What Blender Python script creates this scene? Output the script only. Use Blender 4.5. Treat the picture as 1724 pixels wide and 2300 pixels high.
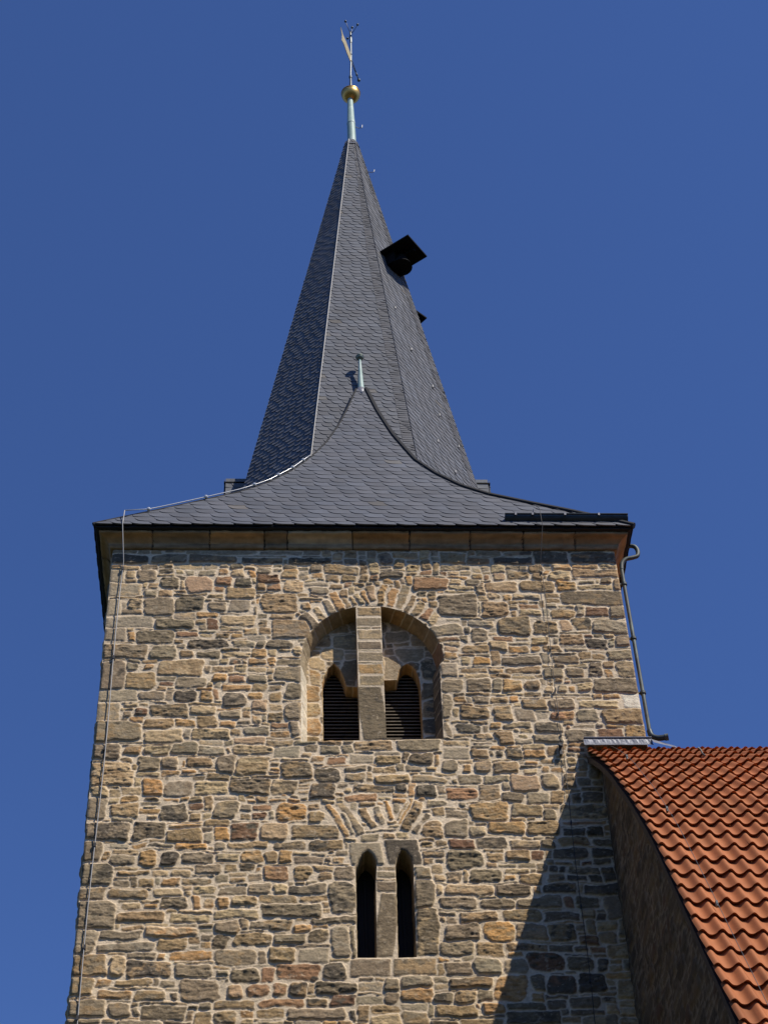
import bpy, math, random
import numpy as np
from mathutils import Vector, Matrix

S = bpy.context.scene
for o in list(S.objects): bpy.data.objects.remove(o)

# ------------------------------------------------------------------ camera
cam_data = bpy.data.cameras.new('camera')
cam = bpy.data.objects.new('camera', cam_data); S.collection.objects.link(cam); S.camera = cam
cam_data.sensor_fit = 'VERTICAL'; cam_data.sensor_height = 24.0; cam_data.lens = 4133 / 2300 * 24.0
cam_data.clip_start = 0.1; cam_data.clip_end = 6000
_R = Matrix(((0.99865748, -0.00337833, -0.05168965), (-0.03884146, -0.70905264, -0.704085), (-0.03427205, 0.70514746, -0.70823194)))
cam.matrix_world = Matrix.Translation((-1.0713, -18.5013, 1.6)) @ _R.to_4x4()

# ------------------------------------------------------------------ daylight
sun_dir = Vector((1.12, -1.0, 1.92)).normalized()
SUN_EL = math.asin(sun_dir.z); SUN_ROT = math.atan2(sun_dir.x, sun_dir.y)
world = bpy.data.worlds.new('World'); S.world = world; world.use_nodes = True
wn = world.node_tree
sky = wn.nodes.new('ShaderNodeTexSky'); sky.sky_type = 'NISHITA'; sky.sun_disc = False
sky.sun_elevation = SUN_EL; sky.sun_rotation = SUN_ROT
sky.altitude = 300; sky.air_density = 1.0; sky.dust_density = 0.0; sky.ozone_density = 10.0
hue = wn.nodes.new('ShaderNodeMix'); hue.data_type = 'RGBA'; hue.blend_type = 'MULTIPLY'; hue.inputs[0].default_value = 1.0
hue.inputs[7].default_value = (1.06, 1.09, 1.36, 1)      # violet cast of the clear summer sky
wn.links.new(sky.outputs[0], hue.inputs[6]); wn.links.new(hue.outputs[2], wn.nodes['Background'].inputs[0])
wn.nodes['Background'].inputs[1].default_value = 0.095
sun_data = bpy.data.lights.new('sun', 'SUN'); sun_data.energy = 5.0; sun_data.angle = math.radians(0.5)
sun_data.color = (1.0, 0.93, 0.82)
sun = bpy.data.objects.new('sun', sun_data); S.collection.objects.link(sun)
sun.rotation_euler = (-sun_dir).to_track_quat('-Z', 'Y').to_euler()
sun.location = (30, -40, 60)
S.view_settings.view_transform = 'Standard'; S.view_settings.look = 'None'
S.view_settings.exposure = 0.0; S.view_settings.gamma = 1.0

# ------------------------------------------------------------------ helpers
def lin(c):
    c = np.asarray(c, float) / 255.0
    return np.where(c <= 0.04045, c / 12.92, ((c + 0.055) / 1.055) ** 2.4)

def link(name, me, mat=None, parent=None):
    o = bpy.data.objects.new(name, me); S.collection.objects.link(o)
    if mat is not None: me.materials.append(mat)
    if parent is not None: o.parent = parent
    return o

def empty(name, label, cat):
    o = bpy.data.objects.new(name, None); S.collection.objects.link(o)
    o['label'] = label; o['category'] = cat
    return o

def mesh_np(name, verts, faces, mat, parent=None, col=None, smooth=False):
    """faces: (n,4) or (n,3) int array (or list of lists); col: per-vertex rgb"""
    me = bpy.data.meshes.new(name)
    verts = np.asarray(verts, np.float32)
    if isinstance(faces, np.ndarray):
        n, k = faces.shape
        me.vertices.add(len(verts)); me.vertices.foreach_set('co', verts.ravel())
        me.loops.add(n * k); me.loops.foreach_set('vertex_index', faces.astype(np.int32).ravel())
        me.polygons.add(n); me.polygons.foreach_set('loop_start', np.arange(0, n * k, k, dtype=np.int32))
        me.polygons.foreach_set('loop_total', np.full(n, k, np.int32))
        me.update(calc_edges=True)
    else:
        me.from_pydata([tuple(map(float, v)) for v in verts], [], faces)
    if col is not None:
        a = me.color_attributes.new('tint', 'FLOAT_COLOR', 'POINT')
        c = np.ones((len(verts), 4), np.float32); c[:, :3] = col
        a.data.foreach_set('color', c.ravel())
    if smooth:
        me.polygons.foreach_set('use_smooth', np.ones(len(me.polygons), bool))
    me.validate(); me.update()
    return link(name, me, mat, parent)

class MB:
    """collects simple solids into one mesh, with a colour per vertex"""
    def __init__(s): s.v = []; s.f = []; s.c = []
    def add(s, vs, fs, c=(1, 1, 1)):
        b = len(s.v); s.v += [tuple(map(float, v)) for v in vs]; s.f += [[b + i for i in f] for f in fs]; s.c += [tuple(c)] * len(vs)
    def box(s, a, b, c=(1, 1, 1), bev=0.0):
        x0, y0, z0 = a; x1, y1, z1 = b
        if bev <= 0:
            s.add([(x0,y0,z0),(x1,y0,z0),(x1,y1,z0),(x0,y1,z0),(x0,y0,z1),(x1,y0,z1),(x1,y1,z1),(x0,y1,z1)],
                  [(0,3,2,1),(4,5,6,7),(0,1,5,4),(1,2,6,5),(2,3,7,6),(3,0,4,7)], c)
            return
        e = bev
        vs = []
        for z, k in ((z0, e), (z0 + e, 0), (z1 - e, 0), (z1, e)):
            X0, X1, Y0, Y1 = x0 + k, x1 - k, y0 + k, y1 - k
            g = e if k == 0 else 0
            vs += [(X0 + g, Y0, z), (X1 - g, Y0, z), (X1, Y0 + g, z), (X1, Y1 - g, z), (X1 - g, Y1, z), (X0 + g, Y1, z), (X0, Y1 - g, z), (X0, Y0 + g, z)]
        fs = [tuple(range(7, -1, -1)), tuple(range(24, 32))]
        for r in range(3):
            for i in range(8):
                j = (i + 1) % 8; fs.append((r*8+i, r*8+j, r*8+8+j, r*8+8+i))
        s.add(vs, fs, c)
    def tube(s, pts, rad, n=10, c=(1, 1, 1), caps=True):
        pts = [Vector(p) for p in pts]
        rads = rad if isinstance(rad, (list, tuple)) else [rad] * len(pts)
        vs = []; fs = []; up = None
        for i, p in enumerate(pts):
            d = (pts[min(i + 1, len(pts) - 1)] - pts[max(i - 1, 0)]).normalized()
            if up is None: up = Vector((0, 0, 1)) if abs(d.z) < 0.9 else Vector((1, 0, 0))
            a = d.cross(up).normalized(); b = a.cross(d).normalized(); up = b
            for k in range(n):
                t = 2 * math.pi * k / n
                vs.append(p + (a * math.cos(t) + b * math.sin(t)) * rads[i])
        for i in range(len(pts) - 1):
            for k in range(n):
                l = (k + 1) % n
                fs.append((i*n+k, i*n+l, (i+1)*n+l, (i+1)*n+k))
        if caps: fs += [tuple(range(n - 1, -1, -1)), tuple((len(pts)-1)*n + k for k in range(n))]
        s.add(vs, fs, c)
    def lathe(s, cx, cy, prof, n=20, c=(1, 1, 1)):
        vs = []; fs = []
        for r, z in prof:
            for k in range(n):
                t = 2 * math.pi * k / n; vs.append((cx + r * math.cos(t), cy + r * math.sin(t), z))
        for i in range(len(prof) - 1):
            for k in range(n):
                l = (k + 1) % n; fs.append((i*n+k, i*n+l, (i+1)*n+l, (i+1)*n+k))
        fs += [tuple(range(n - 1, -1, -1)), tuple((len(prof)-1)*n + k for k in range(n))]
        s.add(vs, fs, c)
    def ball(s, p, r, n=12, c=(1, 1, 1)):
        s2 = [(max(1e-4, r * math.sin(math.pi * i / n)), -r * math.cos(math.pi * i / n)) for i in range(n + 1)]
        s.lathe(p[0], p[1], [(a, p[2] + b) for a, b in s2], n=max(10, n), c=c)
    def build(s, name, mat, parent=None, smooth=False, angle=None):
        me = bpy.data.meshes.new(name); me.from_pydata(s.v, [], s.f)
        a = me.color_attributes.new('tint', 'FLOAT_COLOR', 'POINT')
        c = np.ones((len(s.v), 4), np.float32); c[:, :3] = np.array(s.c); a.data.foreach_set('color', c.ravel())
        if smooth:
            me.polygons.foreach_set('use_smooth', np.ones(len(me.polygons), bool))
            if angle: me.set_sharp_from_angle(angle=math.radians(angle))
        me.update()
        return link(name, me, mat, parent)

def mat(name, color=(0.5, 0.5, 0.5), rough=0.8, metal=0.0, tint=False, bump=0.0, bscale=40, var=0.0, vscale=6, spec=0.5, var2=None):
    m = bpy.data.materials.new(name); m.use_nodes = True
    nt = m.node_tree; p = nt.nodes['Principled BSDF']
    p.inputs['Roughness'].default_value = rough; p.inputs['Metallic'].default_value = metal
    p.inputs['Specular IOR Level'].default_value = spec
    tc = nt.nodes.new('ShaderNodeTexCoord')
    src = None
    if tint:
        a = nt.nodes.new('ShaderNodeAttribute'); a.attribute_name = 'tint'; src = a.outputs['Color']
        if color != (1, 1, 1):
            mx = nt.nodes.new('ShaderNodeMix'); mx.data_type = 'RGBA'; mx.blend_type = 'MULTIPLY'; mx.inputs[0].default_value = 1
            nt.links.new(src, mx.inputs[6]); mx.inputs[7].default_value = (*color, 1); src = mx.outputs[2]
    else:
        r = nt.nodes.new('ShaderNodeRGB'); r.outputs[0].default_value = (*color, 1); src = r.outputs[0]
    if var > 0:
        n = nt.nodes.new('ShaderNodeTexNoise'); n.inputs['Scale'].default_value = vscale; n.inputs['Detail'].default_value = 6; n.inputs['Roughness'].default_value = 0.65
        nt.links.new(tc.outputs['Object'], n.inputs['Vector'])
        mr = nt.nodes.new('ShaderNodeMapRange'); mr.inputs[1].default_value = 0.3; mr.inputs[2].default_value = 0.7
        mr.inputs[3].default_value = 1 - var; mr.inputs[4].default_value = 1 + var
        nt.links.new(n.outputs[0], mr.inputs[0])
        mx = nt.nodes.new('ShaderNodeMix'); mx.data_type = 'RGBA'; mx.blend_type = 'MULTIPLY'; mx.inputs[0].default_value = 1
        nt.links.new(src, mx.inputs[6]); nt.links.new(mr.outputs[0], mx.inputs[7]); src = mx.outputs[2]
    if var2:
        c2, sc, lo, hi = var2
        n = nt.nodes.new('ShaderNodeTexNoise'); n.inputs['Scale'].default_value = sc; n.inputs['Detail'].default_value = 5
        nt.links.new(tc.outputs['Object'], n.inputs['Vector'])
        mr = nt.nodes.new('ShaderNodeMapRange'); mr.inputs[1].default_value = lo; mr.inputs[2].default_value = hi
        nt.links.new(n.outputs[0], mr.inputs[0])
        mx = nt.nodes.new('ShaderNodeMix'); mx.data_type = 'RGBA'
        nt.links.new(mr.outputs[0], mx.inputs[0]); nt.links.new(src, mx.inputs[6]); mx.inputs[7].default_value = (*c2, 1); src = mx.outputs[2]
    nt.links.new(src, p.inputs['Base Color'])
    if bump > 0:
        n = nt.nodes.new('ShaderNodeTexNoise'); n.inputs['Scale'].default_value = bscale; n.inputs['Detail'].default_value = 6; n.inputs['Roughness'].default_value = 0.7
        nt.links.new(tc.outputs['Object'], n.inputs['Vector'])
        b = nt.nodes.new('ShaderNodeBump'); b.inputs['Strength'].default_value = bump; b.inputs['Distance'].default_value = 0.02
        nt.links.new(n.outputs[0], b.inputs['Height']); nt.links.new(b.outputs[0], p.inputs['Normal'])
    return m

K = 1.0
M_stone = mat('rubble_sandstone', (1, 1, 1), 0.93, tint=True, bump=0.55, bscale=38, var=0.16, vscale=30, spec=0.2)
M_dress = mat('dressed_sandstone', (1, 1, 1), 0.9, tint=True, bump=0.3, bscale=25, var=0.2, vscale=9, spec=0.2)
M_slate = mat('slate', (0.97, 0.975, 0.97), 0.62, tint=True, bump=0.12, bscale=30, var=0.16, vscale=2.2, spec=0.3)
M_under = mat('dark_roof_boarding', (0.009, 0.009, 0.010), 0.85, var=0.2)
M_dark = mat('blackened_metal', (0.004, 0.0045, 0.005), 0.8, var=0.3, vscale=10, spec=0.1)
M_zinc = mat('weathered_zinc', (0.10, 0.115, 0.12), 0.5, 0.55, var=0.25, vscale=12)
M_gutter = mat('dark_zinc_gutter', (0.035, 0.045, 0.047), 0.5, 0.4, var=0.3, vscale=9)
M_pipe = mat('aged_copper_pipe', (0.06, 0.068, 0.062), 0.6, 0.2, var=0.25, vscale=8, var2=((0.12, 0.15, 0.13), 5, 0.5, 0.7))
M_lead = mat('lead_flashing', (0.16, 0.165, 0.19), 0.5, 0.3, var=0.3, vscale=9, bump=0.4, bscale=12)
M_copper = mat('green_copper', (0.25, 0.35, 0.32), 0.6, 0.1, var=0.12, vscale=8, var2=((0.40, 0.46, 0.43), 4, 0.5, 0.75))
M_gold = mat('gilded_copper', (0.60, 0.38, 0.12), 0.42, 0.85, var=0.15, vscale=14)
M_gold2 = mat('gilded_sheet', (0.62, 0.50, 0.26), 0.5, 0.35, var=0.2, vscale=14)
M_wire = mat('galvanised_wire', (0.34, 0.33, 0.31), 0.5, 0.2)
M_wire_d = mat('dark_wire', (0.035, 0.033, 0.032), 0.6)
M_steel = mat('bright_steel', (0.60, 0.60, 0.58), 0.3, 0.3)
M_wood = mat('grey_oak', (0.17, 0.14, 0.105), 0.8, var=0.3, vscale=15)
M_shut = mat('black_boards', (0.014, 0.013, 0.012), 0.8, var=0.3, vscale=15)
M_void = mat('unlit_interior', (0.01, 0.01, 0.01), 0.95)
M_tile = mat('clay_pantile', (0.80, 0.80, 0.78), 0.75, tint=True, bump=0.12, bscale=40, var=0.14, vscale=3, spec=0.25)
M_board = mat('stained_verge_board', (0.05, 0.035, 0.022), 0.8, var=0.4, vscale=10)

# ------------------------------------------------------------------ numpy noise
def vnoise(nv, nu, cell_v, cell_u, rng, octaves=3, gain=0.55):
    """smooth value noise on an nv x nu grid, cells measured in samples; roughly -1..1"""
    out = np.zeros((nv, nu), np.float32); amp = 1; tot = 0
    for o in range(octaves):
        cv = max(1.0, cell_v / 2 ** o); cu = max(1.0, cell_u / 2 ** o)
        gv = int(nv / cv) + 3; gu = int(nu / cu) + 3
        g = rng.random((gv, gu), dtype=np.float32) * 2 - 1
        y = np.arange(nv) / cv + rng.random(); x = np.arange(nu) / cu + rng.random()
        y = np.minimum(y, gv - 1.001); x = np.minimum(x, gu - 1.001)
        yi = y.astype(int); xi = x.astype(int); fy = y - yi; fx = x - xi
        fy = (fy * fy * (3 - 2 * fy)).astype(np.float32)[:, None]; fx = (fx * fx * (3 - 2 * fx)).astype(np.float32)[None, :]
        a = g[yi][:, xi]; b = g[yi][:, xi + 1]; c = g[yi + 1][:, xi]; d = g[yi + 1][:, xi + 1]
        out += amp * ((a * (1 - fx) + b * fx) * (1 - fy) + (c * (1 - fx) + d * fx) * fy)
        tot += amp; amp *= gain
    return out / tot * 1.6

def poly_sdf(U, V, P):
    """signed distance to a closed polygon, negative inside"""
    P = np.asarray(P, float); d2 = np.full(U.shape, 1e9); ins = np.zeros(U.shape, bool)
    n = len(P)
    for i in range(n):
        a = P[i]; b = P[(i + 1) % n]; e = b - a
        wu = U - a[0]; wv = V - a[1]
        t = np.clip((wu * e[0] + wv * e[1]) / max(1e-9, e @ e), 0, 1)
        d2 = np.minimum(d2, (wu - t * e[0]) ** 2 + (wv - t * e[1]) ** 2)
        c = (a[1] > V) != (b[1] > V)
        with np.errstate(divide='ignore', invalid='ignore'):
            xs = a[0] + (V - a[1]) * e[0] / (e[1] if e[1] != 0 else 1e-9)
        ins ^= c & (U < xs)
    d = np.sqrt(d2)
    return np.where(ins, -d, d)

PAL = {k: lin(v) * np.array([1.42, 1.345, 1.16]) for k, v in {
    'g': (133, 118, 96), 'd': (111, 98, 79), 'k': (88, 80, 69), 'l': (146, 133, 112), 't': (168, 145, 110),
    'b': (144, 120, 87), 'o': (165, 129, 83), 'y': (176, 132, 75), 'r': (146, 110, 79), 'R': (118, 88, 66),
    'p': (164, 136, 106), 'w': (198, 190, 176)}.items()}
PAL = {k: v * .86 + .14 * v.mean() * np.array([1.06, 1.0, .90]) for k, v in PAL.items()}
MORTAR = lin((208, 188, 158)) * 1.14

def rubble(U0, U1, V0, V1, h, seed, fixed='', first='', quads='', keep=None, coarse=False, holes=(), edge=True, quoin=False, scale=1.0, palette=None):
    """lay out a rubble stone wall on a grid: returns U, V, height, colour"""
    rng = np.random.default_rng(seed); R = random.Random(seed)
    nu = int(round((U1 - U0) / h)) + 1; nv = int(round((V1 - V0) / h)) + 1
    u = np.linspace(U0, U1, nu); v = np.linspace(V0, V1, nv); U, V = np.meshgrid(u, v)
    cs = 0.02; ou = int((U1 - U0) / cs) + 1; ov = int((V1 - V0) / cs) + 1
    occ = np.zeros((ov, ou), bool)
    stones = []   # cx, cy, hw, hh, ang, code
    def mark(cx, cy, hw, hh, ang, test=True):
        ca, sa = math.cos(ang), math.sin(ang); ext = math.hypot(hw, hh)
        i0 = max(0, int((cx - ext - U0) / cs)); i1 = min(ou, int((cx + ext - U0) / cs) + 2)
        j0 = max(0, int((cy - ext - V0) / cs)); j1 = min(ov, int((cy + ext - V0) / cs) + 2)
        if i1 <= i0 or j1 <= j0: return False
        X, Y = np.meshgrid(U0 + (np.arange(i0, i1) + .5) * cs - cx, V0 + (np.arange(j0, j1) + .5) * cs - cy)
        m = (np.abs(X * ca + Y * sa) <= hw) & (np.abs(-X * sa + Y * ca) <= hh)
        sub = occ[j0:j1, i0:i1]
        if test and m.sum() and (sub & m).sum() > 0.38 * m.sum(): return False
        sub |= m
        return True
    for it in first.split(';'):
        q = it.split()
        if len(q) == 5:
            a = [float(x) / 100 for x in q[:4]]; mark(a[0], a[1], a[2] / 2, a[3] / 2, 0, False); stones.append((a[0], a[1], a[2] / 2, a[3] / 2, 0, q[4], 2))
    for it in quads.split(';'):
        q = it.split()
        if len(q) == 9:
            P = np.array([float(x) / 100 for x in q[:8]]).reshape(4, 2)
            c = P.mean(0); e = (P[2] + P[3] - P[0] - P[1]) / 2; w = (P[1] + P[2] - P[0] - P[3]) / 2
            L = np.linalg.norm(e) / 2; ang = math.atan2(e[1], e[0]); nrm = np.array([-e[1], e[0]]) / np.linalg.norm(e)
            W = max(0.030, abs(w @ nrm) / 2 * 1.28)
            if mark(c[0], c[1], L, W, ang): stones.append((c[0], c[1], L, W, ang, q[8], 1))
    for it in fixed.split(';'):
        q = it.split()
        if len(q) != 5: continue
        cx, cy, w, hh = [float(x) / 100 for x in q[:4]]
        x0, x1 = cx - w / 2, cx + w / 2
        if x1 < U0 - .02 or x0 > U1 + .02 or cy + hh / 2 < V0 or cy - hh / 2 > V1: continue
        if quoin:
            if x0 < U0 + 0.10: x0 = U0 - 0.08
            if x1 > U1 - 0.10: x1 = U1 + 0.08
        cx = (x0 + x1) / 2; w = x1 - x0
        if mark(cx, cy, w / 2, hh / 2, 0): stones.append((cx, cy, w / 2, hh / 2, (R.random() - .5) * 0.05, q[4], 1))
    # fill the rest, course by course, with random stones
    pals = palette or 'ggggggbbbbbbbttttttdlllogbg'
    for pas in range(2):
        minw = 4 if pas else 5
        for j in range(ov):
            i = 0
            while i < ou:
                if occ[j, i]: i += 1; continue
                e = i
                while e < ou and not occ[j, e]: e += 1
                run = e - i
                big = R.random()
                hh = R.choice([3, 4, 5, 5, 6, 7, 8, 9, 10, 12]) * scale if big < .9 else R.choice([13, 15]) * scale
                ww = hh * R.uniform(1.2, 3.6) + 2
                if quoin and (i < 2 or e > ou - 2) and run > 12: hh = R.choice([12, 14, 17]); ww = R.choice([14, 20, 26])
                ww = int(max(minw, min(ww, 34 * scale)))
                if run - ww < 6: ww = run
                ww = min(ww, run)
                hh = int(max(2, hh)); k = 1
                while k < hh and j + k < ov and not occ[j + k, i:i + ww].any(): k += 1
                # avoid leaving slivers above
                kk = k
                while kk < k + 2 and j + kk < ov and not occ[j + kk, i:i + ww].any(): kk += 1
                if kk < k + 2 and k >= 2: k = kk
                if ww >= minw and k >= (2 if k * ww > 22 else 3):
                    occ[j:j + k, i:i + ww] = True
                    x0 = U0 + i * cs; y0 = V0 + j * cs
                    sh = 0.007
                    stones.append((x0 + ww * cs / 2, y0 + k * cs / 2, ww * cs / 2 - sh, k * cs / 2 - sh, R.uniform(-.05, .05), R.choice(pals), 0))
                i += max(ww, 1)
    ns = len(stones)
    c1 = 0.16 / h; c2 = 0.05 / h
    WU = vnoise(nv, nu, c1, c1 * 1.4, rng, 1) * 0.016 + vnoise(nv, nu, c2, c2, rng, 2) * 0.010
    WV = vnoise(nv, nu, c1, c1 * 1.6, rng, 1) * 0.014 + vnoise(nv, nu, c2, c2 * 1.5, rng, 2) * 0.0085
    UU = U + WU; VV = V + WV
    D1 = np.full(U.shape, 9., np.float32); D2 = np.full(U.shape, 9., np.float32); ID = np.zeros(U.shape, np.int32)
    for n, (cx, cy, hw, hh, ang, code, fx) in enumerate(stones):
        ext = math.hypot(hw, hh) + 0.06
        ex = abs(hw * math.cos(ang)) + abs(hh * math.sin(ang)) + 0.05; ey = abs(hw * math.sin(ang)) + abs(hh * math.cos(ang)) + 0.05
        i0 = max(0, int((cx - ex - U0) / h)); i1 = min(nu, int((cx + ex - U0) / h) + 2)
        j0 = max(0, int((cy - ey - V0) / h)); j1 = min(nv, int((cy + ey - V0) / h) + 2)
        if i1 <= i0 or j1 <= j0: continue
        wk = .25 if fx == 2 else (.55 if code in 'lw' else 1.0)
        X = U[j0:j1, i0:i1] + wk * WU[j0:j1, i0:i1] - cx; Y = V[j0:j1, i0:i1] + wk * WV[j0:j1, i0:i1] - cy
        if abs(ang) > 1e-4:
            ca, sa = math.cos(ang), math.sin(ang); X, Y = X * ca + Y * sa, -X * sa + Y * ca
        m = min(hw, hh); r = m * R.uniform(.25, .65) if fx < 2 and (code not in 'lw' or not fx) else m * .14
        tp = R.uniform(-.14, .14) * (1 if fx < 2 else .15); tq = R.uniform(-.10, .10) * min(1, hh / hw)
        qx = np.abs(X + tq * Y * 2) - (hw - r); qy = np.abs(Y) - (hh * (1 + tp * X / hw) - r)
        d = np.sqrt(np.maximum(qx, 0) ** 2 + np.maximum(qy, 0) ** 2) + np.minimum(np.maximum(qx, qy), 0) - r
        a = D1[j0:j1, i0:i1]; b = D2[j0:j1, i0:i1]; c = ID[j0:j1, i0:i1]
        new = d < a
        b[:] = np.where(new, a, np.minimum(b, d)); c[:] = np.where(new, n, c); a[:] = np.where(new, d, a)
    D = np.maximum(D1, (D1 - D2) / 2 + 0.006)
    if quoin is None: pass
    # heights
    amp = np.array([R.uniform(.008, .024) * (1.25 if min(s[2], s[3]) > .06 else .8) * (0.5 if s[5] in 'lw' or s[6] == 2 else 1) for s in stones] + [0], np.float32)
    rough = np.array([{'l': .35, 'w': .2, 'g': .7, 'p': .6}.get(s[5], 1.0) * R.uniform(.5, 1.3) * (.45 if s[6] == 2 else 1) for s in stones], np.float32)
    tilt = np.array([R.uniform(-.06, .06) for s in stones], np.float32)
    cyv = np.array([s[1] for s in stones], np.float32)
    t = np.clip(-D / 0.024, 0, 1); prof = np.sqrt(np.maximum(0, 1 - (1 - t) ** 2)); sm = np.clip((-D + .002) / .010, 0, 1); sm = sm * sm * (3 - 2 * sm)
    strata = vnoise(nv, nu, max(1.5, .022 / h), .14 / h, rng, 3, .65)
    lump = vnoise(nv, nu, .06 / h, .09 / h, rng, 4, .6)
    fine = vnoise(nv, nu, 1.5, 2.0, rng, 2)
    H = sm * prof * (amp[ID] + rough[ID] * (.0055 * strata + .0105 * lump) + tilt[ID] * (V - cyv[ID]) * .6)
    H += (1 - sm) * (.0035 * vnoise(nv, nu, .05 / h, .09 / h, rng, 3)) + .0009 * fine
    H = np.maximum(H, -.006)
    # colours
    base = np.zeros((ns, 3)); alt = np.zeros((ns, 3)); at = np.zeros(ns)
    alts = {'g': 'btldk', 'd': 'kgbt', 'k': 'dgkb', 'l': 'glt', 't': 'oblt', 'b': 'ogdtk', 'o': 'ybtob', 'y': 'oyb', 'r': 'Robrk', 'R': 'rkRb', 'p': 'tpb', 'w': 'lw'}
    for n, s in enumerate(stones):
        j = np.array([R.uniform(.90, 1.10)] * 3) * np.array([R.uniform(.98, 1.02) for _ in range(3)])
        base[n] = PAL[s[5]] * j; alt[n] = PAL[R.choice(alts[s[5]])] * j; at[n] = R.uniform(-.35, .7)
    mot = vnoise(nv, nu, .07 / h, .11 / h, rng, 4, .6)
    w = np.clip((mot - at[ID] + .1) / .45, 0, 1)[..., None]
    C = base[ID] * (1 - w) + alt[ID] * w
    C = C * (1 + .17 * vnoise(nv, nu, .018 / h, .035 / h, rng, 3, .7) + .07 * strata * rough[ID] + .14 * lump * rough[ID])[..., None]
    dirt = np.clip((vnoise(nv, nu, .05 / h, .08 / h, rng, 4, .65) - .42) / .3, 0, 1) * rough[ID]
    C = C * (1 - .42 * dirt)[..., None]
    pale = np.clip((vnoise(nv, nu, .03 / h, .05 / h, rng, 3, .6) - .62) / .2, 0, 1)
    C = C * (1 - pale[..., None] * .45) + MORTAR * .8 * pale[..., None] * .45
    rim = np.clip(1 - (-D) / .012, 0, 1)[..., None]; C = C * (1 - .25 * rim) + MORTAR * .25 * rim * .8
    mc = MORTAR[None, None] * (1 + .11 * vnoise(nv, nu, .35 / h, .35 / h, rng, 3) + .10 * vnoise(nv, nu, .02 / h, .03 / h, rng, 2))[..., None]
    C = mc * (1 - sm[..., None]) + C * sm[..., None]
    broad = vnoise(nv, nu, 1.3 / h, 1.1 / h, rng, 3) * .09 + vnoise(nv, nu, .9 / h, .12 / h, rng, 2) * .05   # damp patches and rain streaks
    C = C * (1 + broad)[..., None]
    return U, V, H, np.clip(C, .01, .85)

def grid_mesh(name, U, V, H, C, to3d, mat_, parent, holes=(), h=.012, keep=None, flat_edges=True):
    """turn a height field into a mesh; holes are polygons cut out with clean edges"""
    U = U.copy(); V = V.copy(); H = H.copy()
    nv, nu = U.shape
    if flat_edges:
        e = np.minimum(np.arange(nu), np.arange(nu)[::-1])[None, :]; H *= np.clip(e / 2.0, 0, 1)
    drop = np.zeros(U.shape, bool)
    for P in holes:
        P = np.asarray(P)
        b = (U > P[:, 0].min() - .1) & (U < P[:, 0].max() + .1) & (V > P[:, 1].min() - .1) & (V < P[:, 1].max() + .1)
        if not b.any(): continue
        jj, ii = np.where(b); j0, j1, i0, i1 = jj.min(), jj.max() + 1, ii.min(), ii.max() + 1
        s = poly_sdf(U[j0:j1, i0:i1], V[j0:j1, i0:i1], P)
        gv, gu = np.gradient(s, h)
        near = np.abs(s) < h * .72
        U[j0:j1, i0:i1] -= np.where(near, s * gu, 0); V[j0:j1, i0:i1] -= np.where(near, s * gv, 0)
        H[j0:j1, i0:i1] *= np.where(near, 0, np.clip(np.maximum(s, 0) / .025, 0, 1) * .5 + .5)
        drop[j0:j1, i0:i1] |= (s < -h * .72)
    idx = np.arange(nv * nu).reshape(nv, nu)
    F = np.stack([idx[:-1, :-1], idx[:-1, 1:], idx[1:, 1:], idx[1:, :-1]], -1).reshape(-1, 4)
    d = drop.ravel(); F = F[~(d[F].any(1))]
    if len(holes):
        cu = U.ravel()[F].mean(1); cv = V.ravel()[F].mean(1); ok = np.ones(len(F), bool)
        for P in holes: ok &= poly_sdf(cu, cv, P) > -.0015
        F = F[ok]
    if keep is not None:
        cu = U.ravel()[F].mean(1); cv = V.ravel()[F].mean(1); F = F[keep(cu, cv)]
    used = np.zeros(nv * nu, bool); used[F.ravel()] = True; re = np.cumsum(used) - 1
    P3 = to3d(U, V, H).reshape(-1, 3)[used]
    return mesh_np(name, P3, re[F], mat_, parent, col=C.reshape(-1, 3)[used], smooth=True)

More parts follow.
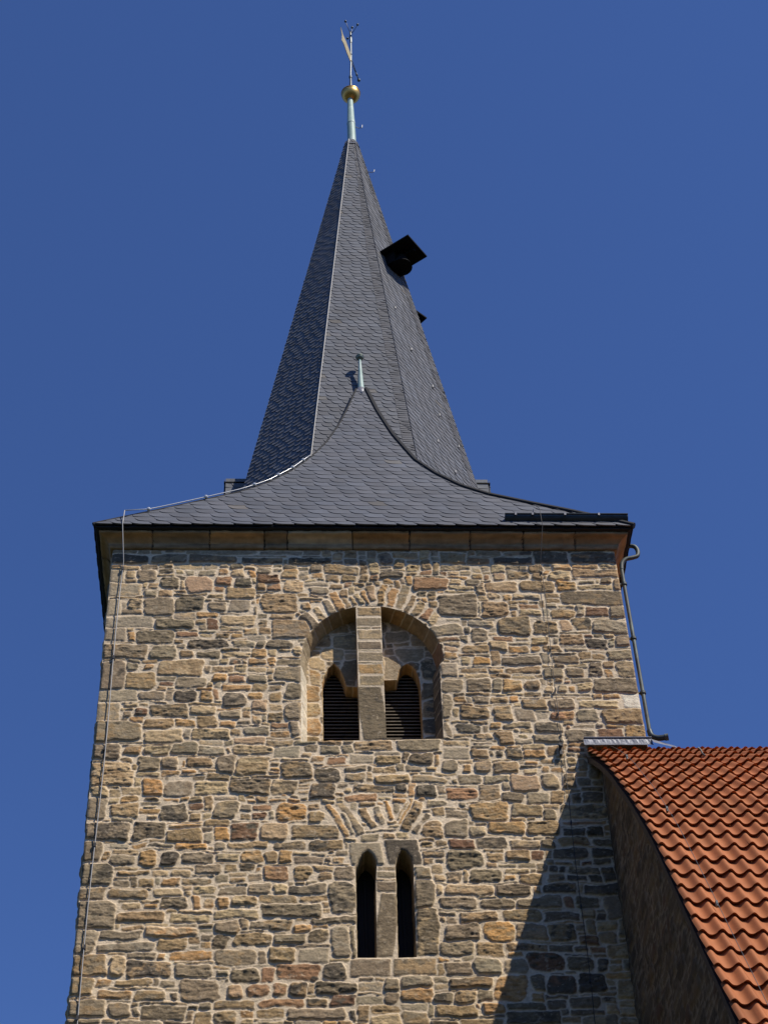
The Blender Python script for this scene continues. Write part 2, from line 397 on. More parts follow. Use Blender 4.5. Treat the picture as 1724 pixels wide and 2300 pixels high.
# stones of the front wall seen in the photograph: centre x, z, width, height (cm) on the wall, colour code (darker codes include the eaves shade and verge shadow)
STONES = (
'-333 1940 34 7 g;-264 1941 23 5 b;-201 1940 99 8 g;-118 1938 60 7 g;-324 1926 47 16 k;-272 1926 49 16 k;-211 1926 67 15 d;-144 1923 56 12 k;-78 1923 61 13 k;'
'-329 1911 37 8 t;-340 1894 18 24 l;-322 1898 13 16 t;-300 1894 25 24 g;-274 1903 22 9 d;-255 1902 11 9 t;-241 1901 13 8 g;-218 1901 22 11 g;-197 1903 13 12 b;'
'-178 1900 18 12 t;-157 1899 11 12 o;-105 1899 23 15 o;-122 1906 13 7 d;-254 1892 16 8 b;-228 1879 37 31 p;-195 1884 22 16 r;-169 1883 22 18 d;-135 1889 30 17 R;'
'-101 1875 29 23 t;-129 1872 19 12 r;-268 1881 27 21 d;-292 1875 15 10 b;-294 1859 19 15 g;-273 1862 19 12 t;-201 1869 12 9 r;-327 1869 40 23 l;-172 1863 40 19 b;'
'-120 1845 49 35 b;-206 1857 21 9 t;-280 1838 44 33 g;-239 1843 38 29 d;-202 1838 24 17 g;-172 1840 29 22 l;-148 1847 5 10 o;-84 1840 13 13 t;-339 1837 16 30 l;'
'-314 1843 18 19 d;-152 1831 4 14 g;-215 1822 29 9 o;-245 1821 29 13 l;-174 1813 45 19 t;-208 1806 15 20 R;-258 1807 51 17 g;-317 1810 59 20 l;-142 1807 11 13 b;'
'-105 1798 51 34 g;-143 1821 13 9 g;-116 1821 32 10 t;-334 1787 25 23 l;-283 1784 52 25 d;-242 1788 26 9 r;-217 1787 19 7 t;-193 1787 20 10 b;-174 1788 14 9 o;'
'-131 1788 28 14 k;-213 1772 53 16 d;-166 1771 30 15 t;-157 1794 18 12 t;-115 1770 42 17 d;172 1940 36 12 g;214 1938 40 9 g;156 1923 28 13 b;204 1923 56 14 k;'
'259 1930 47 25 k;318 1929 64 23 k;153 1896 15 10 t;183 1893 15 13 p;209 1897 32 18 b;236 1894 16 13 b;251 1902 11 9 o;266 1897 28 15 t;317 1901 67 15 b;'
'185 1874 44 19 t;234 1876 47 19 b;275 1878 28 19 y;303 1885 22 6 g;315 1875 49 9 t;346 1880 10 20 g;173 1857 18 11 t;191 1856 12 11 o;217 1857 39 10 t;'
'253 1861 21 8 b;308 1855 87 26 d;205 1846 29 7 o;172 1833 38 26 b;198 1837 11 9 t;220 1838 29 9 r;251 1840 15 9 g;197 1825 7 11 b;220 1826 33 11 t;265 1824 33 16 b;'
'312 1830 32 16 R;341 1828 24 22 g;152 1808 35 11 t;196 1802 42 31 d;238 1800 34 24 b;266 1804 16 18 p;290 1807 28 24 b;329 1801 47 24 g;150 1787 23 24 d;'
'180 1781 23 8 r;205 1781 20 6 t;230 1776 22 15 b;251 1776 8 12 g;273 1779 31 20 b;296 1785 11 6 R;305 1772 30 17 k;341 1776 23 20 g;150 1835 5 22 g;166 1894 7 10 r;'
'319 1930 59 7 d;-128 1889 16 18 R;-107 1901 22 17 o;-85 1896 12 14 t;-67 1895 17 11 t;-47 1891 17 13 g;-25 1891 20 13 b;-4 1892 13 14 b;11 1892 13 13 r;'
'-128 1872 16 9 r;-88 1875 58 23 b;-43 1877 17 9 b;-26 1880 12 10 r;-116 1845 39 32 b;-76 1853 33 6 t;-83 1844 15 7 o;35 1897 34 14 d;63 1900 15 9 b;82 1901 16 10 r;'
'106 1900 9 9 r;88 1879 50 23 r;123 1884 17 13 t;147 1884 20 13 g;165 1888 11 15 r;122 1841 53 41 g;157 1853 15 10 t;160 1834 12 22 b;146 1806 37 15 t;128 1781 13 12 g;'
'150 1786 23 23 d;142 1762 38 15 b;108 1763 18 9 p;108 1750 17 13 t;127 1741 13 12 t;148 1741 23 12 y;137 1726 32 9 b;104 1727 24 22 g;108 1700 30 24 g;'
'142 1700 28 24 d;98 1664 14 42 g;115 1675 16 11 o;143 1675 22 11 g;134 1653 38 21 b;110 1653 7 15 t;96 1626 9 24 g;124 1628 34 14 g;114 1638 22 4 t;148 1629 7 13 g;'
'105 1604 32 8 t;137 1604 24 5 g;105 1588 32 18 l;135 1589 25 13 b;97 1569 20 17 g;117 1566 9 13 o;136 1568 22 18 g;-106 1800 49 30 g;-122 1789 24 10 R;'
'-114 1768 42 24 g;-105 1740 34 12 g;-128 1741 11 16 o;-105 1719 37 25 g;-129 1724 11 9 t;-99 1690 23 27 g;-125 1695 16 8 b;-123 1680 16 15 b;-100 1657 23 28 g;'
'-123 1664 16 10 t;-123 1648 21 15 b;-97 1628 13 25 g;-116 1635 24 9 r;-116 1621 24 11 o;-116 1607 34 9 g;-109 1591 32 19 l;-55 1595 25 15 g;-32 1596 14 15 g;'
'0 1600 48 15 b;58 1601 55 19 g;-15 1579 29 15 l;18 1578 34 14 b;60 1581 32 17 d;81 1578 6 17 o;-45 1577 23 12 r;-23 1564 26 7 g;13 1563 30 10 b;50 1565 21 9 g;'
'73 1566 15 8 t;-96 1563 39 26 d;-57 1555 33 24 k;-24 1551 24 13 g;-79 1597 17 12 g;-125 1578 15 5 t;-333 1786 26 22 l;-317 1804 58 7 l;-283 1782 50 25 d;'
'-243 1788 25 10 o;-216 1787 22 8 b;-194 1787 20 9 b;-174 1788 15 10 o;-131 1788 31 13 k;-213 1771 54 18 d;-251 1776 11 7 o;-165 1769 34 19 t;-125 1766 28 22 d;'
'-319 1758 56 25 g;-271 1757 34 23 g;-241 1754 19 13 b;-213 1753 30 12 g;-175 1752 39 10 t;-314 1784 9 17 o;-207 1804 15 6 R;-256 1803 47 8 g;-157 1792 17 10 b;'
'-333 1718 29 47 g;-311 1733 13 12 g;-290 1733 14 9 o;-248 1730 58 26 b;-206 1739 13 8 g;-176 1740 16 8 r;-147 1741 24 12 b;-128 1740 9 16 y;-116 1740 11 11 g;'
'-299 1709 40 30 b;-193 1727 31 11 t;-146 1726 26 9 g;-265 1703 21 8 R;-232 1706 40 19 g;-196 1712 19 14 o;-173 1710 21 12 r;-147 1711 24 15 g;-118 1719 14 26 g;'
'-173 1695 37 9 o;-128 1695 29 7 t;-324 1683 48 19 l;-281 1682 33 16 g;-239 1682 27 20 k;-211 1681 17 18 b;-198 1685 7 16 r;-175 1676 30 24 k;-148 1684 18 11 o;'
'-122 1679 17 14 b;-335 1657 26 29 l;-309 1667 18 6 t;-292 1668 12 6 t;-259 1658 50 22 d;-312 1653 11 11 g;-295 1655 17 13 R;-215 1659 34 13 t;-144 1667 21 17 p;'
'-122 1663 17 8 t;-180 1651 26 13 g;-159 1651 10 11 o;-134 1646 34 16 b;-272 1637 37 14 b;-238 1637 27 12 o;-210 1641 26 21 b;-185 1636 21 10 o;-163 1639 17 6 g;'
'-321 1625 56 32 g;-264 1617 48 21 t;-205 1620 52 17 d;-172 1624 12 10 b;-146 1625 33 14 g;-120 1623 18 18 r;-332 1593 33 26 g;-300 1595 23 14 b;-270 1595 32 15 d;'
'-236 1598 33 21 g;-203 1595 32 14 g;-155 1609 42 12 p;-182 1596 4 7 o;-152 1595 51 11 t;-117 1591 13 15 g;-280 1573 29 24 g;-253 1575 21 18 g;-217 1577 32 15 b;'
'-184 1573 24 29 d;-150 1571 40 29 b;-308 1578 16 10 b;-297 1569 10 11 b;-236 1575 4 11 o;-229 1561 17 7 y;-207 1563 23 6 t;-252 1559 24 9 t;-280 1557 30 7 t;'
'-242 1548 34 10 g;-324 1558 50 37 t;-122 1574 12 7 b;-122 1565 12 6 o;267 1802 15 17 p;153 1762 55 19 d;199 1761 29 12 y;223 1762 12 11 o;244 1762 26 11 b;'
'276 1761 30 6 g;334 1751 36 19 g;155 1741 36 15 y;201 1742 51 15 d;259 1743 36 14 b;304 1748 17 11 b;339 1726 24 27 d;139 1726 31 9 b;167 1725 22 11 b;'
'202 1725 43 12 b;240 1720 27 16 g;270 1721 25 15 d;299 1726 20 21 d;316 1720 10 15 o;151 1702 33 26 k;185 1699 26 18 b;211 1700 19 15 b;200 1713 29 6 t;'
'235 1703 9 6 b;258 1706 9 5 r;322 1699 62 25 g;279 1697 20 16 t;232 1692 11 14 t;250 1693 12 13 t;262 1694 9 11 o;210 1684 25 8 b;152 1676 41 12 l;184 1676 11 11 o;'
'211 1668 35 17 b;247 1668 31 17 g;315 1680 22 7 o;340 1673 25 23 w;294 1668 54 11 t;277 1677 22 4 t;325 1648 55 24 b;137 1654 37 24 b;170 1653 24 26 b;'
'198 1651 25 22 l;220 1649 14 10 l;245 1649 31 13 r;278 1649 29 21 g;186 1632 39 10 d;152 1631 16 11 g;228 1630 36 17 g;252 1631 5 7 r;272 1632 28 6 g;267 1615 40 22 g;'
'306 1617 32 23 R;339 1619 27 30 b;125 1628 17 13 g;142 1616 24 10 t;169 1613 21 19 b;199 1623 16 7 t;192 1614 11 6 t;223 1611 37 13 g;136 1600 24 6 g;139 1588 30 14 b;'
'204 1588 29 13 o;178 1588 20 17 b;161 1588 9 10 g;228 1592 14 14 b;257 1593 21 6 R;117 1586 7 18 g;135 1568 22 18 g;166 1566 33 18 d;117 1567 8 11 o;218 1575 18 10 b;'
'236 1575 15 9 g;217 1562 10 9 o;231 1562 14 8 b;249 1564 13 7 b;197 1560 18 6 t;197 1572 16 6 o;98 1568 16 18 d;120 1549 27 14 g;153 1548 34 11 g;102 1546 7 8 g;'
'94 1547 9 14 g;107 1527 39 18 r;142 1529 27 25 g;189 1541 36 26 p;220 1543 22 22 g;208 1547 5 7 o;170 1519 27 15 d;203 1519 31 17 g;228 1520 16 20 b;164 1537 11 12 g;'
'244 1544 16 25 b;140 1499 48 27 b;188 1500 39 19 b;215 1494 18 16 g;95 1510 16 9 g;110 1510 8 8 g;99 1495 26 12 g;98 1473 26 25 g;176 1487 18 6 b;160 1474 43 18 b;'
'205 1474 42 21 b;117 1481 8 6 g;130 1480 15 4 g;124 1469 23 14 g;103 1450 33 16 R;140 1452 35 16 g;166 1460 9 2 g;183 1460 15 5 b;180 1450 37 12 g;207 1452 14 13 b;'
'107 1428 45 24 d;142 1432 17 12 b;169 1434 33 15 b;194 1435 17 12 R;208 1436 8 12 b;155 1420 22 6 g;179 1420 21 8 g;167 1411 30 7 t;196 1416 13 15 b;91 1406 20 15 d;'
'130 1406 39 17 d;159 1402 12 7 y;182 1400 28 13 b;160 1385 40 16 d;109 1387 56 16 b;188 1385 9 13 b;175 1374 38 5 d;270 1519 28 17 d;250 1519 11 15 d;258 1498 56 21 d;'
'257 1481 54 6 r;243 1468 28 14 k;268 1468 22 14 k;240 1453 38 13 R;275 1452 24 14 d;233 1437 40 14 d;271 1436 27 14 k;224 1423 22 5 b;250 1423 12 5 R;269 1424 21 7 d;'
'248 1413 39 11 d;220 1413 9 10 k;276 1406 17 21 k;212 1401 18 11 k;237 1401 25 9 k;259 1401 16 11 k;216 1386 42 15 k;269 1384 47 16 k;74 1387 8 13 t;94 1368 43 16 d;'
'140 1367 41 14 d;189 1368 54 15 g;225 1367 13 13 R;248 1367 27 13 d;79 1353 21 4 g;84 1344 12 11 g;116 1348 45 14 b;166 1350 47 16 b;214 1349 43 13 d;260 1349 12 10 k;'
'97 1328 41 22 d;139 1327 35 27 y;177 1328 38 22 g;213 1327 31 22 k;242 1316 24 13 R;88 1306 40 18 g;127 1304 32 18 b;170 1307 47 11 b;209 1307 28 10 d;'
'156 1298 19 6 o;73 1291 14 5 o;90 1292 10 3 g;189 1288 43 24 R;228 1286 30 21 d;253 1284 12 20 k;251 1304 20 7 r;90 1281 30 17 g;123 1282 31 20 g;154 1282 26 18 g;'
'102 1261 48 14 b;147 1254 37 33 o;178 1260 15 23 d;204 1257 32 23 R;199 1271 16 3 d;239 1260 33 25 k;70 1243 24 15 g;95 1244 23 14 b;118 1245 20 13 g;177 1242 16 9 b;'
'84 1226 45 15 b;107 1232 5 7 r;125 1229 25 14 o;162 1231 44 9 d;197 1234 21 14 d;229 1235 34 16 d;67 1211 30 7 d;109 1212 47 9 b;168 1216 62 17 k;231 1221 41 8 d;'
'55 1226 8 15 g;-156 1610 42 14 t;-147 1623 33 6 t;-117 1619 23 8 o;-96 1620 12 12 g;-106 1606 29 10 g;-108 1592 32 19 l;-152 1595 52 11 b;-182 1597 4 8 o;'
'-193 1596 14 14 g;-122 1575 11 7 g;-123 1565 10 8 o;-96 1562 39 27 k;-57 1556 36 23 k;-70 1581 16 8 t;-45 1577 24 12 r;-55 1595 25 18 g;-33 1595 13 16 g;'
'-29 1565 15 7 g;-29 1550 14 17 g;-68 1573 14 4 b;-47 1565 12 5 g;-153 1538 51 24 d;-111 1537 31 22 d;-89 1542 14 5 t;-88 1537 11 3 o;-87 1531 10 5 t;-64 1530 34 23 k;'
'-39 1537 14 8 g;-183 1503 28 27 g;-152 1516 12 5 o;-120 1516 20 5 o;-99 1517 15 5 o;-111 1523 7 4 o;-97 1523 10 4 g;-160 1506 14 10 g;-140 1506 23 9 r;'
'-159 1492 11 10 b;-143 1494 17 10 R;-128 1495 7 11 g;-103 1499 39 26 y;-74 1507 14 8 b;-72 1491 18 17 b;-160 1471 32 26 R;-123 1470 36 26 t;-136 1485 10 3 o;'
'-73 1469 56 21 d;-187 1468 18 18 y;-154 1451 50 9 b;-104 1449 39 11 d;-61 1449 42 15 k;-34 1448 7 11 g;-188 1450 14 12 g;-178 1434 28 13 g;-149 1435 26 17 o;'
'-126 1434 17 15 b;-108 1434 17 16 o;-79 1429 36 12 g;-69 1436 20 6 g;-45 1430 13 7 t;-175 1419 17 11 b;-154 1420 18 12 b;-141 1416 6 7 o;-119 1410 31 22 r;'
'-88 1411 19 19 b;-54 1435 9 3 t;-186 1405 16 11 g;-166 1402 20 8 y;-145 1404 17 10 g;-63 1407 16 13 b;-40 1410 25 21 g;-171 1387 32 12 g;-139 1389 28 15 g;'
'-114 1389 16 13 t;-82 1388 45 14 g;-102 1397 7 4 g;-77 1398 15 5 g;-191 1370 5 14 g;-181 1370 14 15 o;-156 1372 32 14 b;-117 1375 42 11 g;-76 1375 34 8 b;'
'-102 1359 70 19 d;-43 1376 30 42 g;-167 1354 52 12 g;-178 1337 29 15 g;-127 1340 50 12 b;-92 1345 15 5 b;-53 1346 53 10 g;-88 1335 21 10 o;-68 1337 17 5 o;'
'-182 1318 19 19 d;-146 1320 44 18 b;-115 1331 14 4 g;-103 1321 38 14 g;-70 1323 22 18 d;-45 1317 23 42 g;-166 1297 46 20 g;-136 1297 9 17 g;-112 1300 33 21 b;'
'-76 1299 33 19 l;-181 1278 14 7 g;-155 1274 33 19 d;-129 1274 15 20 r;-95 1277 49 21 r;-54 1279 26 21 k;-32 1281 7 20 d;-185 1258 9 22 g;-166 1253 18 17 p;'
'-140 1253 24 17 r;-116 1254 17 17 r;-94 1254 21 18 k;-78 1256 8 14 t;-51 1257 44 16 d;-165 1237 48 10 b;-113 1237 48 10 r;-73 1239 24 11 b;-44 1240 29 15 R;'
'-177 1221 24 16 b;-152 1225 17 9 o;-126 1225 28 12 b;-74 1224 69 13 g;-32 1221 6 14 k;-152 1216 15 7 t;-126 1214 28 5 g;-324 1551 52 52 t;-280 1572 28 24 g;'
'-252 1575 23 19 g;-216 1576 33 16 g;-252 1559 24 11 t;-229 1563 17 8 y;-274 1537 25 26 o;-242 1538 35 29 g;-201 1535 40 20 t;-184 1571 23 25 d;-151 1570 38 27 b;'
'-154 1538 51 26 d;-338 1505 21 32 g;-305 1504 34 21 b;-274 1519 18 5 b;-250 1519 19 4 o;-246 1501 33 24 d;-218 1508 17 10 R;-219 1494 16 11 b;-188 1503 38 29 g;'
'-272 1495 14 5 t;-275 1508 16 4 t;-324 1473 52 24 g;-273 1474 41 27 d;-229 1481 41 6 t;-230 1465 41 21 b;-190 1469 24 18 y;-160 1472 28 28 R;-126 1470 31 24 t;'
'-309 1452 24 10 g;-284 1451 18 8 o;-223 1449 37 11 y;-193 1451 18 14 g;-155 1450 48 9 t;-340 1444 22 30 g;-303 1430 29 16 g;-274 1432 21 23 o;-247 1431 21 21 k;'
'-214 1432 38 15 g;-179 1434 29 13 g;-149 1434 26 13 o;-126 1433 17 14 o;-290 1413 39 6 b;-257 1411 21 8 t;-232 1412 22 9 t;-202 1418 29 12 g;-175 1416 18 10 g;'
'-155 1418 17 11 b;-121 1410 23 18 r;-332 1411 36 32 g;-304 1399 19 11 g;-274 1399 19 10 b;-243 1400 24 9 o;-214 1401 30 9 g;-187 1404 16 9 d;-166 1402 21 8 y;'
'-145 1403 16 9 g;-335 1383 30 18 g;-293 1383 46 14 b;-248 1385 34 13 t;-205 1388 27 13 t;-172 1387 31 10 g;-139 1389 27 14 g;-115 1390 11 9 t;-289 1366 26 9 t;'
'-265 1366 14 7 o;-241 1370 31 16 d;-215 1371 10 16 o;-197 1370 17 14 t;-181 1370 13 13 o;-157 1371 31 14 b;-124 1374 28 9 b;-329 1354 46 36 g;-277 1351 53 14 b;'
'-220 1350 47 12 t;-167 1354 53 10 t;-123 1358 27 16 d;-241 1332 62 13 t;-186 1337 44 13 d;-131 1340 42 12 b;-338 1319 26 31 g;-300 1328 48 12 g;-292 1312 64 13 g;'
'-239 1316 37 17 b;-196 1317 45 20 g;-146 1321 42 17 b;-331 1288 39 28 g;-300 1287 18 25 t;-263 1283 53 22 k;-212 1281 40 16 g;-250 1300 8 8 o;-217 1300 50 12 o;'
'-166 1297 45 18 b;-136 1297 9 16 g;-119 1299 19 19 b;-154 1273 31 20 b;-129 1274 14 19 r;-180 1278 14 8 t;-338 1260 26 24 g;-315 1265 17 9 o;-281 1265 42 9 b;'
'-242 1265 20 9 g;-204 1256 47 29 g;-300 1250 37 11 b;-261 1249 35 14 b;-234 1248 8 11 g;-166 1253 19 17 p;-141 1252 24 17 r;-117 1254 15 16 r;-330 1234 45 20 g;'
'-293 1231 24 19 g;-245 1227 48 18 d;-165 1236 46 7 b;-123 1236 28 8 r;-184 1220 40 14 b;-152 1224 16 4 o;-125 1225 31 10 t;-332 1218 41 7 g;-57 1550 36 12 d;'
'-24 1549 25 12 d;22 1548 46 14 b;72 1547 50 12 g;120 1546 27 10 g;-63 1530 33 22 k;-38 1537 15 8 g;0 1534 51 11 b;-17 1520 40 11 r;64 1529 25 18 k;103 1528 47 17 r;'
'30 1517 18 7 o;83 1511 37 9 g;90 1495 44 14 g;123 1499 14 29 g;68 1472 29 26 b;99 1472 24 25 g;-72 1491 17 16 b;-67 1468 44 19 d;-75 1507 16 8 b;-61 1450 43 12 k;'
'121 1469 14 13 b;103 1450 33 14 R;62 1450 14 9 b;78 1451 13 9 b;68 1437 25 11 b;104 1429 42 24 g;61 1426 13 8 b;76 1427 11 6 g;-34 1448 6 9 g;-45 1432 12 9 t;'
'-75 1432 28 14 g;-40 1410 26 20 g;-63 1407 16 11 t;-42 1376 30 42 g;-54 1347 53 10 g;-46 1318 22 42 g;-31 1317 7 43 d;55 1411 22 17 g;55 1381 26 42 g;56 1328 28 63 d;'
'-9 1462 22 11 g;49 1272 7 3 g;15 1463 16 9 b;33 1464 17 8 t;85 1407 32 11 g;117 1405 13 15 g;101 1387 43 15 b;94 1368 41 17 g;77 1353 23 7 g;83 1344 13 9 b;'
'107 1348 26 14 b;97 1327 41 19 d;89 1306 41 17 d;')
VOUSS = (
'-52 1869 -43 1866 -30 1834 -39 1830 o;-61 1849 -53 1850 -41 1828 -49 1821 g;-76 1835 -68 1835 -56 1816 -63 1810 t;-36 1856 -31 1856 -23 1837 -29 1834 b;'
'-25 1858 -22 1859 -15 1840 -20 1838 o;-93 1823 -84 1827 -66 1806 -76 1797 g;-18 1863 -11 1864 -6 1843 -12 1840 t;-7 1869 -2 1869 1 1844 -4 1843 o;0 1876 11 1879 10 1850 5 1848 p;'
'21 1879 28 1878 19 1840 12 1843 b;34 1871 42 1870 32 1837 23 1839 o;50 1878 59 1875 44 1834 36 1837 g;62 1863 67 1859 55 1827 48 1829 b;71 1850 79 1843 66 1823 59 1824 t;'
'83 1838 91 1832 76 1814 70 1818 r;90 1828 98 1821 84 1805 79 1811 t;84 1799 118 1811 120 1792 92 1780 g;91 1778 120 1788 119 1778 93 1773 R;-106 1773 -93 1781 -94 1754 -99 1752 b;'
'-61 1509 -56 1510 -32 1465 -36 1459 o;-49 1512 -40 1514 -16 1470 -22 1466 g;-44 1500 -39 1497 -26 1468 -31 1465 g;-21 1502 -13 1506 -1 1477 -8 1476 b;-3 1506 4 1508 10 1482 4 1479 t;'
'9 1516 15 1516 20 1488 16 1487 y;49 1519 60 1511 40 1470 33 1473 b;62 1498 67 1494 51 1466 44 1466 g;39 1516 44 1519 29 1487 25 1483 t;44 1520 47 1520 31 1480 27 1479 o;'
'')

# ------------------------------------------------------------------ ground
def ground_sheet(name, x0, x1, y0, y1, z, m, n=2):
    me = bpy.data.meshes.new(name)
    me.from_pydata([(x0, y0, z), (x1, y0, z), (x1, y1, z), (x0, y1, z)], [], [(0, 1, 2, 3)])
    o = link(name, me, m); o['kind'] = 'structure'; return o
M_grass = mat('short_grass', (0.040, 0.055, 0.022), 0.95, var=0.35, vscale=3, bump=0.6, bscale=30)
M_path = mat('path_gravel', (0.10, 0.09, 0.075), 0.95, var=0.2, vscale=12, bump=0.5, bscale=60)
ground_sheet('ground', -1500, 1500, -1500, 1500, 0.0, M_grass)
ground_sheet('path', -40, 40, -21.5, -15.5, 0.006, M_path)

# ------------------------------------------------------------------ the tower
A = 3.5; DEP = 7.0; ZC = 19.45
tower = empty('church_tower', 'tall rubble stone church tower with a slate spire and twin arched belfry openings', 'tower')
T = tower

NICHE = [(-.905, 16.085), (-.90, 16.75), (-.905, 17.30)]
for k in range(0, 25):
    a = math.pi * (1 - k / 24); NICHE.append((.035 + .955 * math.cos(a) * (0.985 if k < 12 else 1), 17.44 + .965 * math.sin(a)))
NICHE += [(.925, 17.36), (.915, 16.84), (.905, 16.12)]
LAN_L = [(-.27, 12.955), (-.264, 13.98), (-.259, 14.191), (-.225, 14.298), (-.177, 14.383), (-.111, 14.429), (-.048, 14.374), (-.006, 14.281), (-.004, 14.205), (-.022, 13.978), (-.042, 12.952)]
LAN_R = [(.199, 12.95), (.216, 13.976), (.214, 14.203), (.234, 14.326), (.297, 14.436), (.355, 14.417), (.415, 14.324), (.436, 14.201), (.428, 13.974), (.416, 12.955)]
FIRST_LOW = '11 1417 22 5 g;10 1408 22 9 g;10 1392 23 15 d;9 1339 25 86 d;-13 1438 40 32 l;32 1440 41 36 k;-12 1282 46 23 g;39 1283 50 22 d'

def face_front(y=0.0):
    return lambda U, V, H: np.stack([U, y - H, V], -1)
hq = 0.0115
U, V, H, C = rubble(-A, A, 11.7, ZC, hq, 11, fixed=STONES, quads=VOUSS, first=FIRST_LOW, quoin=True)
grid_mesh('stone_wall', U, V, H, C, face_front(), M_stone, T, holes=[NICHE, LAN_L, LAN_R], h=hq)
U, V, H, C = rubble(-A, A, 0.0, 11.7, .035, 12, quoin=True, scale=1.25)
grid_mesh('lower_wall', U, V, H, C, face_front(), M_stone, T)
U, V, H, C = rubble(0, DEP, 0.0, ZC, .03, 13, quoin=True, scale=1.15)
grid_mesh('side_wall', U, V, H, C, lambda U, V, H: np.stack([-A - H, DEP - U, V], -1), M_stone, T)
U, V, H, C = rubble(0, DEP, 0.0, ZC, .045, 14, quoin=True, scale=1.25)
grid_mesh('side_wall', U, V, H, C, lambda U, V, H: np.stack([A + H, U, V], -1), M_stone, T)
U, V, H, C = rubble(-A, A, 0.0, ZC, .06, 15, quoin=True, scale=1.4)
grid_mesh('rear_wall', U, V, H, C, lambda U, V, H: np.stack([-U, DEP + H, V], -1), M_stone, T)

# reveals: a strip of cut stones following an opening's outline, from the wall face inwards
def reveal(name, P, Q, y0, y1, parent, seed, codes, blk=.17, closed=False, off=0.0):
    P = np.array(P, float); Q = np.array(Q, float)
    if closed: P = np.vstack([P, P[:1]]); Q = np.vstack([Q, Q[:1]])
    L = np.r_[0, np.cumsum(np.hypot(*np.diff(P, axis=0).T))]
    n = int(L[-1] / .012) + 2; s = np.linspace(0, L[-1], n); m = max(6, int((y1 - y0) / .02))
    R = random.Random(seed); rng = np.random.default_rng(seed)
    px = np.interp(s, L, P[:, 0]); pz = np.interp(s, L, P[:, 1]); qx = np.interp(s, L, Q[:, 0]); qz = np.interp(s, L, Q[:, 1])
    tx = np.gradient(px); tz = np.gradient(pz); l = np.hypot(tx, tz) + 1e-9; nx, nz = -tz / l, tx / l
    cuts = [0]
    while cuts[-1] < L[-1]: cuts.append(cuts[-1] + blk * R.uniform(.6, 1.5))
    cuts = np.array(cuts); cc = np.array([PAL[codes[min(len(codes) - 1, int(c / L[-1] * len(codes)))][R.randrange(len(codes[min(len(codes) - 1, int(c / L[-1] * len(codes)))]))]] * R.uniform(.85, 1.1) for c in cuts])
    t = np.linspace(0, 1, m)
    S_, T_ = np.meshgrid(s, t)
    wob = vnoise(m, n, 4, 8, rng, 2) * .008
    k = np.clip(np.searchsorted(cuts, S_ + wob) - 1, 0, len(cuts) - 1)
    dist = np.min(np.abs((S_ + wob)[..., None] - cuts[None, None, :]), -1)
    sm = np.clip((dist - .003 - .003 * vnoise(m, n, 3, 7, rng, 2)) / .008, 0, 1)
    hgt = sm * (.007 + .004 * vnoise(m, n, 4, 6, rng, 3)); hgt[0] *= 0
    X = px + (qx - px) * T_ + nx * (hgt + off) * -1; Z = pz + (qz - pz) * T_ + nz * (hgt + off) * -1; Y = y0 + (y1 - y0) * T_
    C = cc[k] * (1 + .22 * vnoise(m, n, 3, 5, rng, 3))[..., None]
    C = MORTAR * .9 * (1 - sm[..., None]) + C * sm[..., None]
    idx = np.arange(m * n).reshape(m, n)
    F = np.stack([idx[:-1, :-1], idx[:-1, 1:], idx[1:, 1:], idx[1:, :-1]], -1).reshape(-1, 4)
    return mesh_np(name, np.stack([X, Y, Z], -1).reshape(-1, 3), F, M_stone, parent, col=C.reshape(-1, 3), smooth=True)

# belfry opening
ND = 0.28
def shrink(P, d):
    P = np.array(P); c = np.array([.01, 17.1]); out = []
    for x, z in P: out.append((x + (d if x < c[0] else -d) * min(1, abs(x - c[0]) / .5), z))
    return out
belfry = reveal('belfry_window', NICHE, shrink(NICHE, .075), 0.0, ND, T, 21, ['ww', 'wl', 'lt', 'bt', 'bb', 'bob', 'bo', 'rb', 'dk', 'kd', 'dk'], .2)  # jamb colours include light: pale on the sunlit left, dark on the right
belfry['label'] = 'wide round-headed belfry niche split by a stone pillar'
# sill of the niche
mb = MB(); mb.box((-.99, 0.004, 15.95), (1.02, .62, 16.083), PAL['g'] * .9); mb.build('sill', M_dress, belfry)
# rear plane of the niche with two trefoil-shouldered lancets
HL = [(-.62, 16.06), (-.62, 17.28), (-.59, 17.40), (-.54, 17.53), (-.46, 17.62), (-.385, 17.52), (-.33, 17.36), (-.30, 17.22), (-.06, 17.20), (-.06, 16.06)]
HR = [(.12, 16.06), (.12, 17.32), (.37, 17.33), (.405, 17.50), (.45, 17.57), (.52, 17.61), (.59, 17.56), (.635, 17.48), (.67, 17.34), (.68, 17.2), (.67, 16.06)]
FB = ('33 1754 25 40 l;-26 1744 26 46 d;-48 1778 30 22 t;-68 1760 20 26 t;-70 1738 14 30 t;-75 1710 20 26 o;-75 1683 20 24 t;-75 1655 20 26 t;-75 1625 20 26 b;'
      '55 1775 40 24 g;80 1750 22 40 g;78 1712 20 26 d;78 1683 20 26 k;78 1655 20 26 k;78 1625 20 26 d;3 1700 16 180 g;-30 1798 34 24 g;-62 1802 24 22 b;8 1800 30 24 d;40 1808 30 20 g;70 1800 26 20 b;0 1825 50 18 g;-40 1822 30 16 b;45 1828 30 16 g')
U, V, H, C = rubble(-.95, 1.0, 15.98, 18.44, .0115, 22, fixed=FB)  # stone codes include sun on the left, shade on the right jamb
grid_mesh('inner_wall', U, V, H * .55, C, face_front(ND), M_stone, belfry, holes=[HL, HR], h=.0115, flat_edges=False)
PL = 0.50
reveal('lancet_reveal', HL, HL, ND, PL, belfry, 23, ['tt', 'to', 'bb', 'bo', 'bb', 'dd'], .22, True)
reveal('lancet_reveal', HR, HR, ND, PL, belfry, 24, ['tt', 'bt', 'bo', 'bb', 'gd', 'kd'], .22, True)
